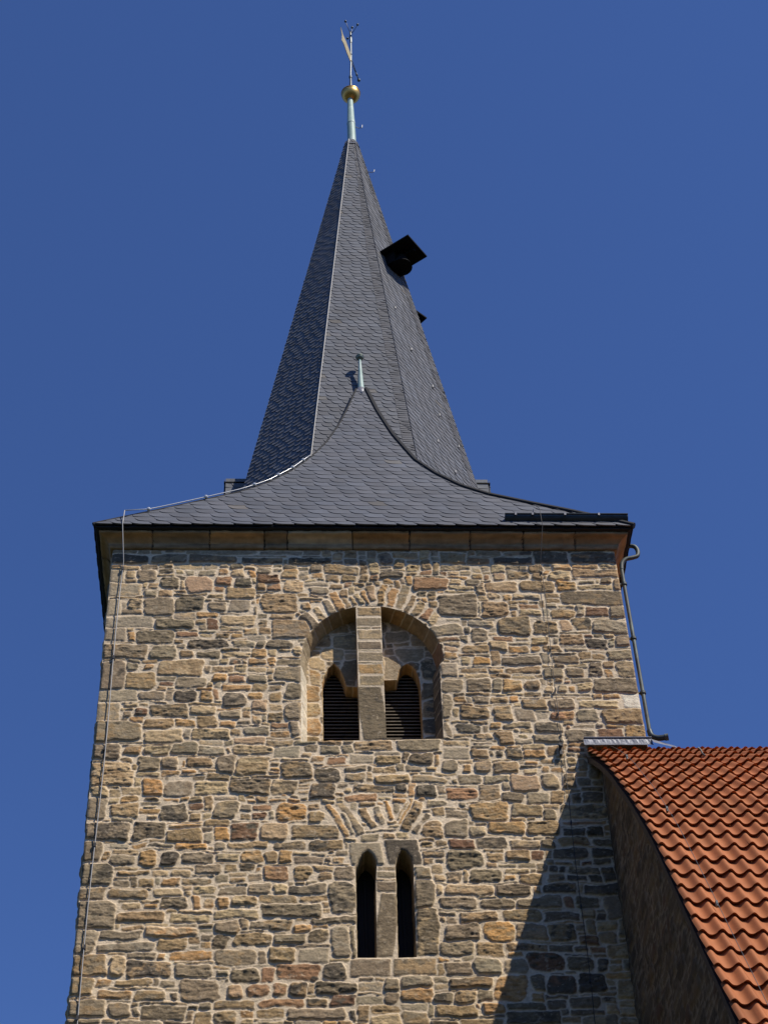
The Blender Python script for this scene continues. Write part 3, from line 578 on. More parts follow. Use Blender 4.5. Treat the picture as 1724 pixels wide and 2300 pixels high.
# the pillar in front
FP = '2 1829 32 15 b;1 1810 33 16 g;2 1788 32 18 g;1 1768 32 14 d;2 1749 33 15 g;1 1728 32 17 b;2 1708 32 16 g;1 1654 35 88 d'
def pillar(w0, w1, z0, z1):
    U, V, H, C = rubble(w0, w1, z0, z1, .01, 25, first=FP)
    nv, nu = U.shape; H *= .5
    # wrap: front grid plus two flanks that reuse the edge colours
    vs = [np.stack([U, -.004 - H, V], -1).reshape(-1, 3)]; cs = [C.reshape(-1, 3)]
    idx = np.arange(nv * nu).reshape(nv, nu); q = lambda a: np.stack([a[:-1, :-1], a[:-1, 1:], a[1:, 1:], a[1:, :-1]], -1).reshape(-1, 4)
    fs = [q(idx)]; base = nv * nu
    for side, x in ((0, w0), (-1, w1)):
        m = 14; yy = np.linspace(-.004, ND - .004, m)
        e = (lambda a: a[:, 3] if side == 0 else a[:, -4])(C)
        Y = np.repeat(yy[None], nv, 0); Y[:, 0] = -.004 - H[:, side]
        g = np.stack([np.full((nv, m), x) + (1 if side else -1) * .0, Y, np.repeat(V[:, :1], m, 1)], -1)
        vs.append(g.reshape(-1, 3)); cs.append(np.repeat(e[:, None], m, 1).reshape(-1, 3))
        ii = np.arange(nv * m).reshape(nv, m) + base; f = q(ii); fs.append(f[:, ::-1] if side == 0 else f); base += nv * m
    return mesh_np('pillar', np.vstack(vs), np.vstack(fs), M_stone, belfry, col=np.vstack(cs), smooth=False)
pillar(-.158, .178, 16.088, 18.385)
for (x0, x1, zt) in ((-.70, .02, 17.72), (.04, .74, 17.72)):
    mb = MB(); fr = (1, 1, 1)
    mb.box((x0, PL + .002, 16.0), (x0 + .06, PL + .08, zt)); mb.box((x1 - .06, PL + .002, 16.0), (x1, PL + .08, zt)); mb.box((x0 + .062, PL + .002, zt - .06), (x1 - .062, PL + .08, zt))
    lo = mb.build('louvre', M_wood, belfry)
    sl = MB(); z = 16.0
    while z < zt - .08:
        a, b = x0 + .062, x1 - .062
        sl.add([(a, PL - .02, z), (b, PL - .02, z), (b, PL + .06, z + .044), (a, PL + .06, z + .044),
                (a, PL - .02, z + .013), (b, PL - .02, z + .013), (b, PL + .06, z + .055), (a, PL + .06, z + .055)],
               [(0, 1, 2, 3), (4, 7, 6, 5), (0, 4, 5, 1), (3, 2, 6, 7), (0, 3, 7, 4), (1, 5, 6, 2)])
        z += .056
    so = sl.build('slats', M_wood, belfry)
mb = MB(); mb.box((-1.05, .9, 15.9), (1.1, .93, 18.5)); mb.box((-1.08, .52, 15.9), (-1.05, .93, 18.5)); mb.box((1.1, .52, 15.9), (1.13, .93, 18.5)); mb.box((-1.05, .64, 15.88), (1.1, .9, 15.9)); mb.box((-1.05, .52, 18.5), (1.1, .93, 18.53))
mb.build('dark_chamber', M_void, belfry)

# the pair of narrow lancets below
for i, P in enumerate((LAN_L, LAN_R)):
    w = reveal('lancet_window', P, P, 0.0, .42, T, 31 + i, ['gg', 'gl', 'gd', 'dk', 'gd'], .3, True)
    w['label'] = ('left' if i == 0 else 'right') + ' of two narrow pointed openings low on the wall'
    x0 = min(p[0] for p in P) - .02; x1 = max(p[0] for p in P) + .02
    mb = MB(); mb.box((x0, .43, 12.9), (x1, .46, 14.5)); mb.box(((x0 + x1) / 2 - .014, .40, 12.9), ((x0 + x1) / 2 + .014, .427, 14.5)); mb.box((x0 + .035, .41, 12.9), (x0 + .055, .427, 14.5))
    mb.build('shutter', M_shut, w)

# ------------------------------------------------------------------ cornice with mitred corners and open joints
def mitre_ring(prof, sides, joints, seed, mat_, name, parent, cols=None):
    """prof: list of (out, z). swept round the square tower, one piece per side"""
    R = random.Random(seed); rng = np.random.default_rng(seed)
    vs = []; fs = []; cs = []
    cx, cy = 0, DEP / 2; W = A; D_ = DEP / 2
    n = len(prof)
    for s in range(4):
        half = W if s % 2 == 0 else D_
        dist = D_ if s % 2 == 0 else W
        L = 2 * half; cuts = [-half]
        while cuts[-1] < half - joints * .6: cuts.append(cuts[-1] + joints * R.uniform(.45, 1.35))
        cuts = np.array(cuts[:-1]) if cuts[-1] > half - .15 else np.array(cuts)
        if s == 0 and joints < 2: cuts = np.array([-half, -2.96, -2.17, -1.41, -1.09, -.18, .62, 1.47, 2.22, 2.95])
        tones = [(np.array(PAL[R.choice('btbgbo')]) * R.uniform(.62, .88)) for _ in cuts]
        m = int(L / .014); t = np.linspace(-1, 1, m)
        nz = vnoise(n, m, 2, 6, rng, 3); st = vnoise(n, m, 1.3, 18, rng, 3)
        b = len(vs)
        for k in range(n):
            o, z = prof[k]
            for i in range(m):
                a = t[i] * (half + max(0, o))
                dj = np.min(np.abs(a - cuts[1:])) if len(cuts) > 1 else 9
                g = .018 if dj < .009 else 0
                out = max(0, o - g) + .007 * nz[k, i] * (1 if 0 < k < n - 1 else 0)
                lx = t[i] * (half + out); ly = -(dist + out)
                x, y = {0: (lx, ly), 1: (-ly, lx), 2: (-lx, -ly), 3: (ly, -lx)}[s]
                vs.append((cx + x, cy + y, z))
                c = tones[max(0, int(np.searchsorted(cuts, a)) - 1)] * (1 + .28 * st[k, i])
                if k < 5: c = .5 * c + .5 * PAL['g'] * (.75 + .35 * st[k, i])
                if g: c = np.array([.03, .025, .02])
                cs.append(c)
        for k in range(n - 1):
            for i in range(m - 1):
                fs.append((b + k * m + i, b + k * m + i + 1, b + (k + 1) * m + i + 1, b + (k + 1) * m + i))
    return mesh_np(name, vs, np.array(fs), mat_, parent, col=np.clip(np.array(cs), .01, .8), smooth=False)
CP = [(-.02, 19.440), (.03, 19.442), (.045, 19.452), (.05, 19.475), (.060, 19.505), (.056, 19.512), (.074, 19.527), (.092, 19.553), (.118, 19.575), (.15, 19.592), (.185, 19.602), (.19, 19.612), (.192, 19.64), (-.02, 19.641)]
mitre_ring(CP, 4, .95, 41, M_dress, 'cornice', T)
EP = [(-.02, 19.644), (.235, 19.645), (.245, 19.655), (.245, 19.672), (-.02, 19.673)]
mitre_ring(EP, 4, 50, 42, M_under, 'eaves_board', T)

# ------------------------------------------------------------------ slating
def slates(P, nrm, vmax, uL, uR, expo, width, seed, out, jitter=.5, tone=None, v0=0.0, under=True, lift=.011, thick=.009, hand=1):
    """lay slates row by row on the sheet P(u, v); out is an MB"""
    R = random.Random(seed); v = v0; row = 0
    while v < vmax:
        e = expo(v); w = width(v); a, b = uL(v + e * .3), uR(v + e * .3)
        if b - a > .02:
            u = a - w * R.random()
            while u < b:
                ww = w * R.uniform(1 - .22 * jitter, 1 + .22 * jitter)
                g = R.uniform(.84, 1.16); hue = R.uniform(-.03, .03)
                base = tone if tone is not None else (0.105, 0.109, 0.122)
                if R.random() < .012: base = (0.125, 0.115, 0.105)
                c = (base[0] * g * (1 + hue), base[1] * g, base[2] * g * (1 - hue))
                sh = [(-.16, 1.25, .75), (-.13, .74, .85), (-.02, .36, .95), (.16, .07, 1.0), (.42, -.02, .85), (1.0, .0, .35), (1.0, 1.25, .1)]
                j1, j2 = R.uniform(-.03, .03), R.uniform(-.04, .04)
                top = []; bot = []
                for (su, sv, li) in sh:
                    vv = v + e * (sv + j2 * (1 if sv < 1 else 0)); uu = u + ww * (su + j1)
                    vq = min(max(vv, v0 - .02), vmax); l_, r_ = uL(vq), uR(vq)
                    uu = min(max(uu, l_), r_) * hand
                    n = nrm(uu, vq); p = P(uu, vv)
                    k = lift * li * (1.0 if sv < .6 else (.55 if sv < 1 else .12)) + .003
                    top.append(tuple(p[i] + n[i] * (k + thick) for i in range(3)))
                    bot.append(tuple(p[i] + n[i] * (k * .25) for i in range(3)))
                ext = max(abs(top[i][0] - top[0][0]) + abs(top[i][1] - top[0][1]) for i in range(1, 7))
                if ext > .03:
                    nn = len(top)
                    out.add(top + bot, [tuple(range(nn))] + [(i + nn, (i + 1) % nn + nn, (i + 1) % nn, i) for i in range(nn - 1)], c)
                u += ww
        v += e; row += 1

# skirt roof: leaning concave front face, measured outline, side slopes running back
Z0, Z1 = 19.675, 24.78
def y_front(z):
    w = (z - Z0) / 5.12; return -.268 + 1.945 * (w + .25 * w * (1 - w))
OL = [(-3.768, 19.675), (-3.35, 19.93), (-2.74, 20.28), (-2.18, 20.62), (-1.74, 20.89), (-1.36, 21.22), (-1.0, 21.70), (-.72, 22.19), (-.47, 22.77), (-.26, 23.44), (-.09, 24.12), (.055, 24.78)]
OR = [(3.768, 19.675), (3.35, 19.95), (2.90, 20.22), (2.45, 20.46), (1.83, 20.81), (1.47, 21.12), (1.13, 21.58), (.85, 22.10), (.56, 23.05), (.35, 23.96), (.20, 24.78)]
zl = np.array([p[1] for p in OL]); xl = np.array([p[0] for p in OL]); zr = np.array([p[1] for p in OR]); xr = np.array([p[0] for p in OR])
XLf = lambda z: float(np.interp(z, zl, xl)); XRf = lambda z: float(np.interp(z, zr, xr))
zs = np.linspace(Z0, Z1, 200); ys = np.array([y_front(z) for z in zs]); arc = np.r_[0, np.cumsum(np.hypot(np.diff(zs), np.diff(ys)))]
zof = lambda v: float(np.interp(v, arc, zs)) + min(0, v)
def Pf(u, v):
    z = zof(v); return (u, y_front(max(z, Z0)) + min(0, v) * -.0, z)
def Nf(u, v):
    z = max(zof(v), Z0); d = (y_front(z + .02) - y_front(z)) / .02; l = math.hypot(1, d); return (0, -1 / l, d / l)
skirt_mb = MB()
slates(Pf, Nf, arc[-1], lambda v: XLf(zof(v)), lambda v: XRf(zof(v)), lambda v: .11 if v < .05 else .168 - .008 * v, lambda v: .275 - .02 * v, 51, skirt_mb, v0=-.0, tone=(.098, .102, .116))
# double course at the eaves
# side slopes
def side(xs, zz, sgn, seed):
    L = np.r_[0, np.cumsum(np.hypot(np.diff(xs), np.diff(zz)))]
    fx = lambda v: float(np.interp(v, L, xs)); fz = lambda v: float(np.interp(v, L, zz))
    def P(u, v): return (fx(v), (u if sgn > 0 else DEP - u), fz(v))
    def N(u, v):
        dx = fx(v + .02) - fx(v - .02); dz = fz(v + .02) - fz(v - .02); l = math.hypot(dx, dz) + 1e-9
        return ((dz / l) * (1 if sgn > 0 else -1), 0, abs(dx) / l)
    def lo(v): return y_front(max(Z0, min(Z1, fz(v))))
    slates(P, N, L[-1] - .05, lo, lambda v: DEP - lo(v), lambda v: .17, lambda v: .27, seed, skirt_mb)
side(xr, zr, 1, 52); side(xl, zl, -1, 53)
roof = skirt_mb.build('skirt_roof', M_slate, T)
roof['label'] = 'flared lower slate roof rising to a pointed front peak'
mb = MB(); n = 60; zz = np.linspace(Z0, Z1, n); off = .012
for f in (0, 1):
    vs = []; 
    for z in zz:
        y = y_front(z) + off if f == 0 else DEP - y_front(z) - off
        vs += [(XLf(z), y, z - .004), (XRf(z), y, z - .004)]
    mb.add(vs, [(2*i, 2*i+1, 2*i+3, 2*i+2) if f == 0 else (2*i, 2*i+2, 2*i+3, 2*i+1) for i in range(n - 1)])
for X in (XLf, XRf):
    vs = []
    for z in zz: vs += [(X(z), y_front(z) + off, z - .004), (X(z), DEP - y_front(z) - off, z - .004)]
    mb.add(vs, [(2*i, 2*i+2, 2*i+3, 2*i+1) for i in range(n - 1)])
mb.build('roof_boarding', M_under, roof)
# dark verge fillets along both hips of the front face
for nm, pts, rr in (('verge', OL, .026), ('verge', OR, .046)):
    mb = MB(); zz = np.linspace(pts[0][1], pts[-1][1], 60)
    X = XLf if pts is OL else XRf
    mb.tube([(X(z) + (.012 if pts is OR else -.008), y_front(z) + .005, z + .012) for z in zz], rr, 8); mb.build(nm, M_under, roof)

# spire: eight slated facets
ZA = 35.5; KS = .160
AXI = lambda z: .12 + (z - 23) * .0092
spire_mb = MB(); board = MB()
z_lo = 19.9
for f in range(8):
    th = -math.pi / 2 + f * math.pi / 4; nx, ny = math.cos(th), math.sin(th); tx, ty = -ny, nx
    cl = math.cos(math.atan(KS)); sl_ = math.sin(math.atan(KS))
    zb = 20.6 if f in (0,) else 20.4
    zb = z_lo
    def P(u, v, nx=nx, ny=ny, tx=tx, ty=ty):
        z = z_lo + v * cl; r = KS * (ZA - z); return (AXI(z) + nx * r + tx * u, 3.5 + ny * r + ty * u, z)
    def N(u, v, nx=nx, ny=ny): return (nx * cl, ny * cl, sl_)
    hw = lambda v: KS * (ZA - z_lo - v * cl) * .41421
    vm = (34.70 - z_lo) / cl
    ex = (lambda v: .116) ; wd = (lambda v: .19)
    if f in (0, 1):
        bw = lambda v: min(.17, .45 * hw(v))
        slates(P, N, vm, lambda v: -hw(v), lambda v: hw(v) - bw(v), ex, wd, 60 + f, spire_mb, tone=(.104, .108, .121), lift=.012, thick=.008)
        slates(P, N, vm, lambda v: hw(v) - bw(v), lambda v: hw(v), lambda v: .064, lambda v: .3, 80 + f, spire_mb, jitter=.2, tone=(.100, .100, .108), thick=.006)
    else:
        slates(P, N, vm, lambda v: -hw(v), lambda v: hw(v), ex, wd, 60 + f, spire_mb, lift=.016, thick=.011)
    a = P(-hw(0), 0); b = P(hw(0), 0); c = P(hw(vm), vm); d = P(-hw(vm), vm); o_ = .008
    board.add([tuple(q[i] - N(0, 0)[i] * o_ for i in range(3)) for q in (a, b, c, d)], [(0, 1, 2, 3)])
spire = spire_mb.build('spire', M_slate, T); spire['label'] = 'tall octagonal slate spire, slightly crooked at the tip'
board.build('spire_boarding', M_under, spire)
# lead cap at the tip
mb = MB(); vs = []
prof = [(34.50, .083), (34.60, .070), (34.72, .086), (34.90, .086)]
for z, r in [(34.60, KS * (ZA - 34.60) + .03), (34.70, .135), (34.78, .105), (34.86, .095)]:
    for k in range(8):
        t = -math.pi / 2 + math.pi / 8 + k * math.pi / 4; R8 = r / math.cos(math.pi / 8)
        vs.append((AXI(z) + R8 * math.cos(t), 3.5 + R8 * math.sin(t), z))
mb.add(vs, [(r*8+k, r*8+(k+1)%8, r*8+8+(k+1)%8, r*8+8+k) for r in range(3) for k in range(8)] + [tuple(24 + k for k in range(8))])
mb.build('lead_cap', M_lead, spire)
# small pale slate hooks and safety hooks on the spire
mb = MB()
R = random.Random(5)
def on_facet(f, z, s, out=0.0):
    th = -math.pi / 2 + f * math.pi / 4; nx, ny = math.cos(th), math.sin(th); r = KS * (ZA - z); hwz = r * .41421
    return Vector((AXI(z) + nx * (r + out) - ny * s * hwz, 3.5 + ny * (r + out) + nx * s * hwz, z))
for f, z, s in ((1, 27.9, -.55), (1, 26.7, -.2), (1, 25.0, .3), (1, 24.4, .75), (1, 24.0, -.1), (1, 23.4, .25), (1, 25.9, .4)):
    mb = MB(); p = on_facet(f, z, s, .03); mb.tube([p + Vector((0, 0, .05)), p, p + Vector((.015, -.015, -.03))], .011, 6); mb.build('slate_hook', M_wire, spire)
for f, z in ((1, 33.6),):
    mb = MB(); p = on_facet(f, z, 1.0, .01); mb.tube([p, p + Vector((.09, 0, -.02)), p + Vector((.14, 0, .0)), p + Vector((.15, 0, .07))], .009, 6); mb.build('ladder_hook', M_wire, spire)
mb = MB(); p = Vector((.30, 3.5, 35.5)); mb.tube([p, p + Vector((.10, 0, -.08)), p + Vector((.17, 0, -.06)), p + Vector((.18, 0, .04))], .009, 6)
mb.build('ladder_hook', M_wire, spire)

# little slate-sided dormers at the sides of the spire foot
for s in (-1, 1):
    xo = -2.13 if s < 0 else 2.31; xi = -1.35 if s < 0 else 1.6
    bx = MB(); a, b = min(xo, xi), max(xo, xi)
    bx.box((a, 3.12, 20.3), (b, 3.88, 24.0)); 
    d = bx.build('roof_box', M_under, T); d['label'] = 'small slate-clad box on the %s flank of the spire foot' % ('left' if s < 0 else 'right')
    sb = MB()
    slates(lambda u, v: (u, 3.108, 20.5 + v), lambda u, v: (0, -1, 0), 3.48, lambda v: a, lambda v: b, lambda v: .17, lambda v: .24, 90 + s, sb, tone=(.13, .135, .145))  # front slates toned lighter so this face looks sunlit
    if s > 0: slates(lambda u, v: (b + .012, u, 20.5 + v), lambda u, v: (1, 0, 0), 3.48, lambda v: 3.12, lambda v: 3.88, lambda v: .17, lambda v: .24, 94, sb)
    else: slates(lambda u, v: (a - .012, 7 - u, 20.5 + v), lambda u, v: (-1, 0, 0), 3.48, lambda v: 3.12, lambda v: 3.88, lambda v: .17, lambda v: .24, 95, sb)
    sb.build('slate_cladding', M_slate, d)
    lb = MB(); lb.box((a - (.03 if s < 0 else 0), 3.085, 24.0), (b + (.03 if s > 0 else 0), 3.93, 24.03)); lb.build('lid', M_dark, d)

# bell canopy on the right-hand front facet, and its smaller twin further round
def canopy(cpos, out, size, wid, az, bell_r, label, zt):
    o = Vector((math.cos(az), math.sin(az), 0)); t = Vector((-o.y, o.x, 0)); c = Vector(cpos)
    mb = MB()
    def slab(a0, a1, w, z0, z1, z0b=None):
        z0b = z0 if z0b is None else z0b; d = z1 - z0
        vs = [c + o * a0 - t * w + Vector((0, 0, z0)), c + o * a1 - t * w + Vector((0, 0, z0b)), c + o * a1 + t * w + Vector((0, 0, z0b)), c + o * a0 + t * w + Vector((0, 0, z0))]
        vs += [v + Vector((0, 0, d)) for v in vs]
        mb.add(vs, [(0, 3, 2, 1), (4, 5, 6, 7), (0, 1, 5, 4), (1, 2, 6, 5), (2, 3, 7, 6), (3, 0, 4, 7)])
    slab(-.35, out, wid, 0, .035)
    slab(-.35, out * .42, wid * .62, -.32, -.002)
    slab(-.35, out * .9, .03, -.08, -.003)
    ob = mb.build('bell_canopy', M_dark, T); ob['label'] = label
    b = MB(); p = c + o * out * .46
    k = bell_r / .2
    b.lathe(p.x, p.y, [(.19 * k, c.z - .36 * k), (.205 * k, c.z - .35 * k), (.17 * k, c.z - .27 * k), (.13 * k, c.z - .16 * k), (.11 * k, c.z - .07 * k), (.03 * k, c.z - .04 * k), (.03 * k, c.z)], 20)
    b.build('bell', M_dark, ob, smooth=True, angle=40)
canopy((.79, 2.965, 29.92), .72, .5, .315, math.radians(-38), .2, 'black hooded bell canopy jutting from the right edge of spire', 0)
canopy((1.215, 3.75, 29.317), .30, .4, .20, math.radians(40), .08, 'small black hood peeping out behind the right edge of spire', 0)

# copper finial, gilded ball and weather vane
fin = MB(); fin.lathe(.243, 3.5, [(.094, 34.80), (.087, 35.55), (.093, 35.56), (.093, 35.60), (.083, 35.62), (.062, 36.50), (.05, 36.56)], 20)
fin.build('copper_pole', M_copper, T, smooth=True, angle=30)
vane = empty('weather_vane', 'gilded weather vane with golden ball on the very top of the spire', 'weather vane')
vx, vy = .26, 3.5
b = MB(); b.ball((vx, vy, 36.735), .205, 24); ball = b.build('golden_ball', M_gold, vane, smooth=True)
b = MB(); b.lathe(vx, vy, [(.200, 36.765), (.213, 36.768), (.213, 36.782), (.200, 36.785)], 24); b.lathe(vx, vy, [(.075, 36.55), (.07, 36.60), (.05, 36.62)], 16); b.build('seam_ring', M_gold, ball, smooth=True, angle=30)
b = MB(); b.tube([(vx, vy, 36.93), (vx + .01, vy, 37.30), (vx + .01, vy, 37.44)], [.036, .026, .022], 10)
b.lathe(vx + .01, vy, [(.034, 37.42), (.036, 37.45), (.034, 37.49)], 10)
b.tube([(vx + .01, vy, 37.44), (vx + .04, vy, 38.3), (vx + .05, vy, 39.0)], .018, 8)
b.lathe(vx + .05, vy, [(.022, 38.9), (.03, 38.93), (.03, 39.0), (.024, 39.35), (.016, 39.42)], 8)
for z in (38.12, 38.40): b.lathe(vx + .04, vy, [(.022, z - .02), (.03, z), (.022, z + .02)], 8)
b.build('rod', M_zinc, vane, smooth=True, angle=40)
dv = Vector((-.34, -.94, 0)).normalized(); c0 = Vector((vx + .035, vy, 38.2))
fl = MB(); sh = [(.0, -.08), (.10, -.17), (.40, -.20), (.74, -.17), (.92, -.24), (.88, .0), (1.0, .24), (.78, .16), (.45, .22), (.12, .20), (.0, .10)]
side_v = Vector((-dv.y, dv.x, 0)) * .006
vs = [c0 + dv * a * .72 + Vector((0, 0, z)) - side_v for a, z in sh] + [c0 + dv * a * .72 + Vector((0, 0, z)) + side_v for a, z in sh]; n = len(sh)
fl.add(vs, [tuple(range(n)), tuple(range(2 * n - 1, n - 1, -1))] + [(i, i + n, (i + 1) % n + n, (i + 1) % n) for i in range(n)])
fl.build('vane_flag', M_gold2, vane)
ta = MB(); e1 = c0 - dv * .48
ta.tube([c0 + Vector((0, 0, .10)), e1 + Vector((0, 0, .02))], .008, 6); ta.tube([c0 + Vector((0, 0, -.10)), e1 + Vector((0, 0, -.02))], .008, 6)
ta.tube([c0 - dv * .36, c0 - dv * .56], .012, 6); ta.ball(c0 - dv * .42, .028, 8); ta.ball(c0 - dv * .57, .040, 8)
ta.build('pointer', M_zinc, vane, smooth=True)
cr = MB(); cc = Vector((vx + .06, vy, 39.30))
for k, (dx, dy) in enumerate(((-.13, -.24), (.15, -.16), (.03, -.05), (-.07, .20))):
    tip = cc + Vector((dx, dy, .14 if k != 2 else .2)); mid = cc + Vector((dx * .4, dy * .4, .02))
    cr.tube([cc, mid, tip], .007, 6); cr.ball(tip, .030, 8)
cr.build('crown_rods', M_zinc, vane, smooth=True)

# front peak finial
px_, py_ = .128, 1.73
f1 = MB(); f1.lathe(px_, py_, [(.062, 24.68), (.058, 24.89), (.054, 24.93), (.022, 25.59), (.022, 25.63)], 14)
fo = f1.build('peak_finial', M_copper, T, smooth=True, angle=30); fo['label'] = 'green copper spike with ball on the front peak'
f1 = MB(); f1.ball((px_, py_, 25.69), .068, 14); f1.lathe(px_, py_, [(.066, 25.685), (.074, 25.69), (.066, 25.70)], 16); f1.build('ball', mat('dull_copper', (.16, .19, .15), .45, .4, var=.3), fo, smooth=True)
f1 = MB(); f1.lathe(px_, py_, [(.13, 24.60), (.085, 24.78), (.064, 24.86)], 12); f1.build('lead_collar', M_lead, fo, smooth=True)

# ------------------------------------------------------------------ gutter, downpipe, lightning protection
g = MB(); ring = []
x0, x1 = 1.97, 3.715; yc, zc_, rr = -.195, 19.895, .085
prof = [(-rr - .012, .0)] + [(-rr * math.cos(t), -rr * math.sin(t)) for t in np.linspace(0, math.pi, 10)]
vs = []; m = len(prof)
for x in (x0, x1):
    for a, b_ in prof: vs.append((x, yc + a, zc_ + b_))
for x in (x0, x1):
    for a, b_ in [(p[0] * .9, p[1] * .9 + .004) for p in prof]: vs.append((x, yc + a, zc_ + b_))
fs = [(i, i + 1, m + i + 1, m + i) for i in range(m - 1)] + [(2*m + i, 3*m + i, 3*m + i + 1, 2*m + i + 1) for i in range(m - 1)]
fs += [tuple(range(m)), tuple(range(2*m - 1, m - 1, -1))]
g.add(vs, fs); g.tube([(x0, yc - rr - .004, zc_ + .008), (x1, yc - rr - .004, zc_ + .008)], .011, 8)
go = g.build('roof_gutter', M_gutter, T); go['label'] = 'short dark gutter lying on the slates at the right eave'
for x in (2.12, 2.36, 2.82, 3.30):
    g = MB(); g.box((x - .014, yc - rr - .018, zc_ + .002), (x + .014, yc + rr + .03, zc_ + .012)); g.box((x - .014, yc - rr - .022, zc_ - .03), (x + .014, yc - rr - .012, zc_ + .012))
    g.build('bracket', M_lead, go)
d = MB()
def bez(pts, n=8):
    out = []; P_ = [Vector(p) for p in pts]
    P_ = [P_[0]] + P_ + [P_[-1]]
    for i in range(1, len(P_) - 2):
        for k in range(n):
            t = k / n; a, b_, c_, d_ = P_[i-1], P_[i], P_[i+1], P_[i+2]
            out.append(0.5 * ((2*b_) + (c_ - a) * t + (2*a - 5*b_ + 4*c_ - d_) * t*t + (3*b_ - a - 3*c_ + d_) * t*t*t))
    out.append(P_[-2]); return out
d.tube(bez([(3.755, .16, 19.70), (3.83, .13, 19.66), (3.865, .12, 19.57), (3.845, .11, 19.46), (3.76, .10, 19.41), (3.67, .10, 19.38), (3.605, .10, 19.30), (3.585, .10, 19.18)]), .031, 12)
d.tube([(3.585, .10, 19.19), (3.585, .10, 17.9), (3.585, .10, 16.30)], .027, 12)
dp = d.build('downpipe', M_pipe, T, smooth=True, angle=40); dp['label'] = 'swan-necked metal downpipe running down the right corner of the tower'
for z in (18.9, 17.9, 16.95):
    d = MB(); d.lathe(3.585, .10, [(.036, z - .02), (.041, z - .018), (.041, z + .018), (.036, z + .02)], 14); d.box((3.52, .09, z - .012), (3.56, .115, z + .012))
    d.build('pipe_clip', M_gutter, dp)
d = MB(); d.tube(bez([(3.585, .10, 16.32), (3.60, .08, 16.22), (3.67, .06, 16.17), (3.76, .04, 16.165)]) , .038, 12, caps=False); d.build('elbow', M_gutter, dp, smooth=True)
d = MB(); d.tube([(3.755, .041, 16.165), (3.80, .03, 16.165)], .046, 12); d.build('spout', M_pipe, dp, smooth=True, angle=40)

def cable(name, pts, r, m, label, clips=(), cm=None, cr_=.016):
    w = MB(); w.tube(pts, r, 6); o = w.build(name, m, T, smooth=True); o['label'] = label
    if clips:
        for p in clips:
            c = MB()
            q = .55 if m is M_wire_d else .9
            c.ball(p, cr_, 6) if cr_ > .02 else c.box((p[0] - .014 * q, p[1] - .014 * q, p[2] - .03 * q), (p[0] + .014 * q, p[1] + .05, p[2] + .03 * q))
            c.build('clip', cm or M_wire_d, o)
    return o
# left conductor down the wall
jr = random.Random(3)
lp = [(-3.36, -.235, 19.99), (-3.365, -.300, 19.66)] + [(-3.335 - .01 * math.sin(i * .7) - .0035 * i, -.045, 19.18 - i * .5) for i in range(38)]
cable('lightning_conductor', lp, .0075, M_wire, 'pale conductor cable running down the left edge of the front wall',
      [(-3.337 - .007 * (19.2 - z), -.045, z) for z in (19.05, 17.45, 15.95, 14.5, 13.1, 12.2)], M_wire_d)
hz = np.linspace(20.02, 22.17, 24)
hip = [Vector((XLf(z) - .015, y_front(z) - .03, z + .045)) for z in hz]
cable('lightning_conductor', [Vector((-3.36, -.235, 19.99))] + hip[1:], .0075, M_steel, 'silvery conductor rod following the left hip of the lower roof',
      [tuple(hip[i]) for i in (1, 6, 11, 15, 18, 21)], M_steel, .030)
def edge_pt(f, z, out=.022):
    t = -math.pi / 2 + (f + .5) * math.pi / 4; r = (KS * (ZA - z)) / math.cos(math.pi / 8) + out
    return Vector((AXI(z) + r * math.cos(t), 3.5 + r * math.sin(t), z))
cable('lightning_conductor', [edge_pt(-1, z) for z in np.linspace(21.9, 34.8, 30)] , .009, M_wire, 'thin pale conductor following the front left edge of the spire')
rp = [(2.46, y_front(20.3) - .06, 20.32), (2.47, -.29, 20.0), (2.47, -.325, 19.62)] + [(2.43 - .004 * i + .008 * math.sin(i), -.045, 19.2 - i * .45) for i in range(42)]
cable('lightning_conductor', rp, .0042, M_wire_d, 'dark conductor cable running down the wall above the tiled roof edge',
      [(2.43 - .009 * (19.2 - z), -.045, z) for z in (19.0, 17.6, 16.9, 16.5, 16.15, 14.8, 13.6, 12.6)], M_wire_d)
w = MB(); w.ball((2.37, -.09, 15.93), .026, 8); w.box((2.355, -.07, 15.82), (2.39, -.02, 16.0)); w.build('test_clamp', M_wire_d, T)

# ------------------------------------------------------------------ the nave
nave = empty('church_nave', 'lower church nave with a curved orange pantile roof against the tower', 'church building')
PR = np.array([(3.5, 17.12), (2.3, 16.95), (1.1, 16.55), (.5, 16.25), (0.013, 15.915), (-.46, 15.50), (-.917, 15.047), (-1.30, 14.63), (-1.657, 14.18), (-2.02, 13.75), (-2.348, 13.29), (-2.62, 12.92), (-2.849, 12.58), (-3.04, 12.26), (-3.23, 11.94), (-3.44, 11.60), (-3.64, 11.26), (-4.021, 10.61), (-4.403, 9.97), (-4.76, 9.36), (-5.2, 8.6), (-5.75, 7.65), (-6.2, 6.87)])
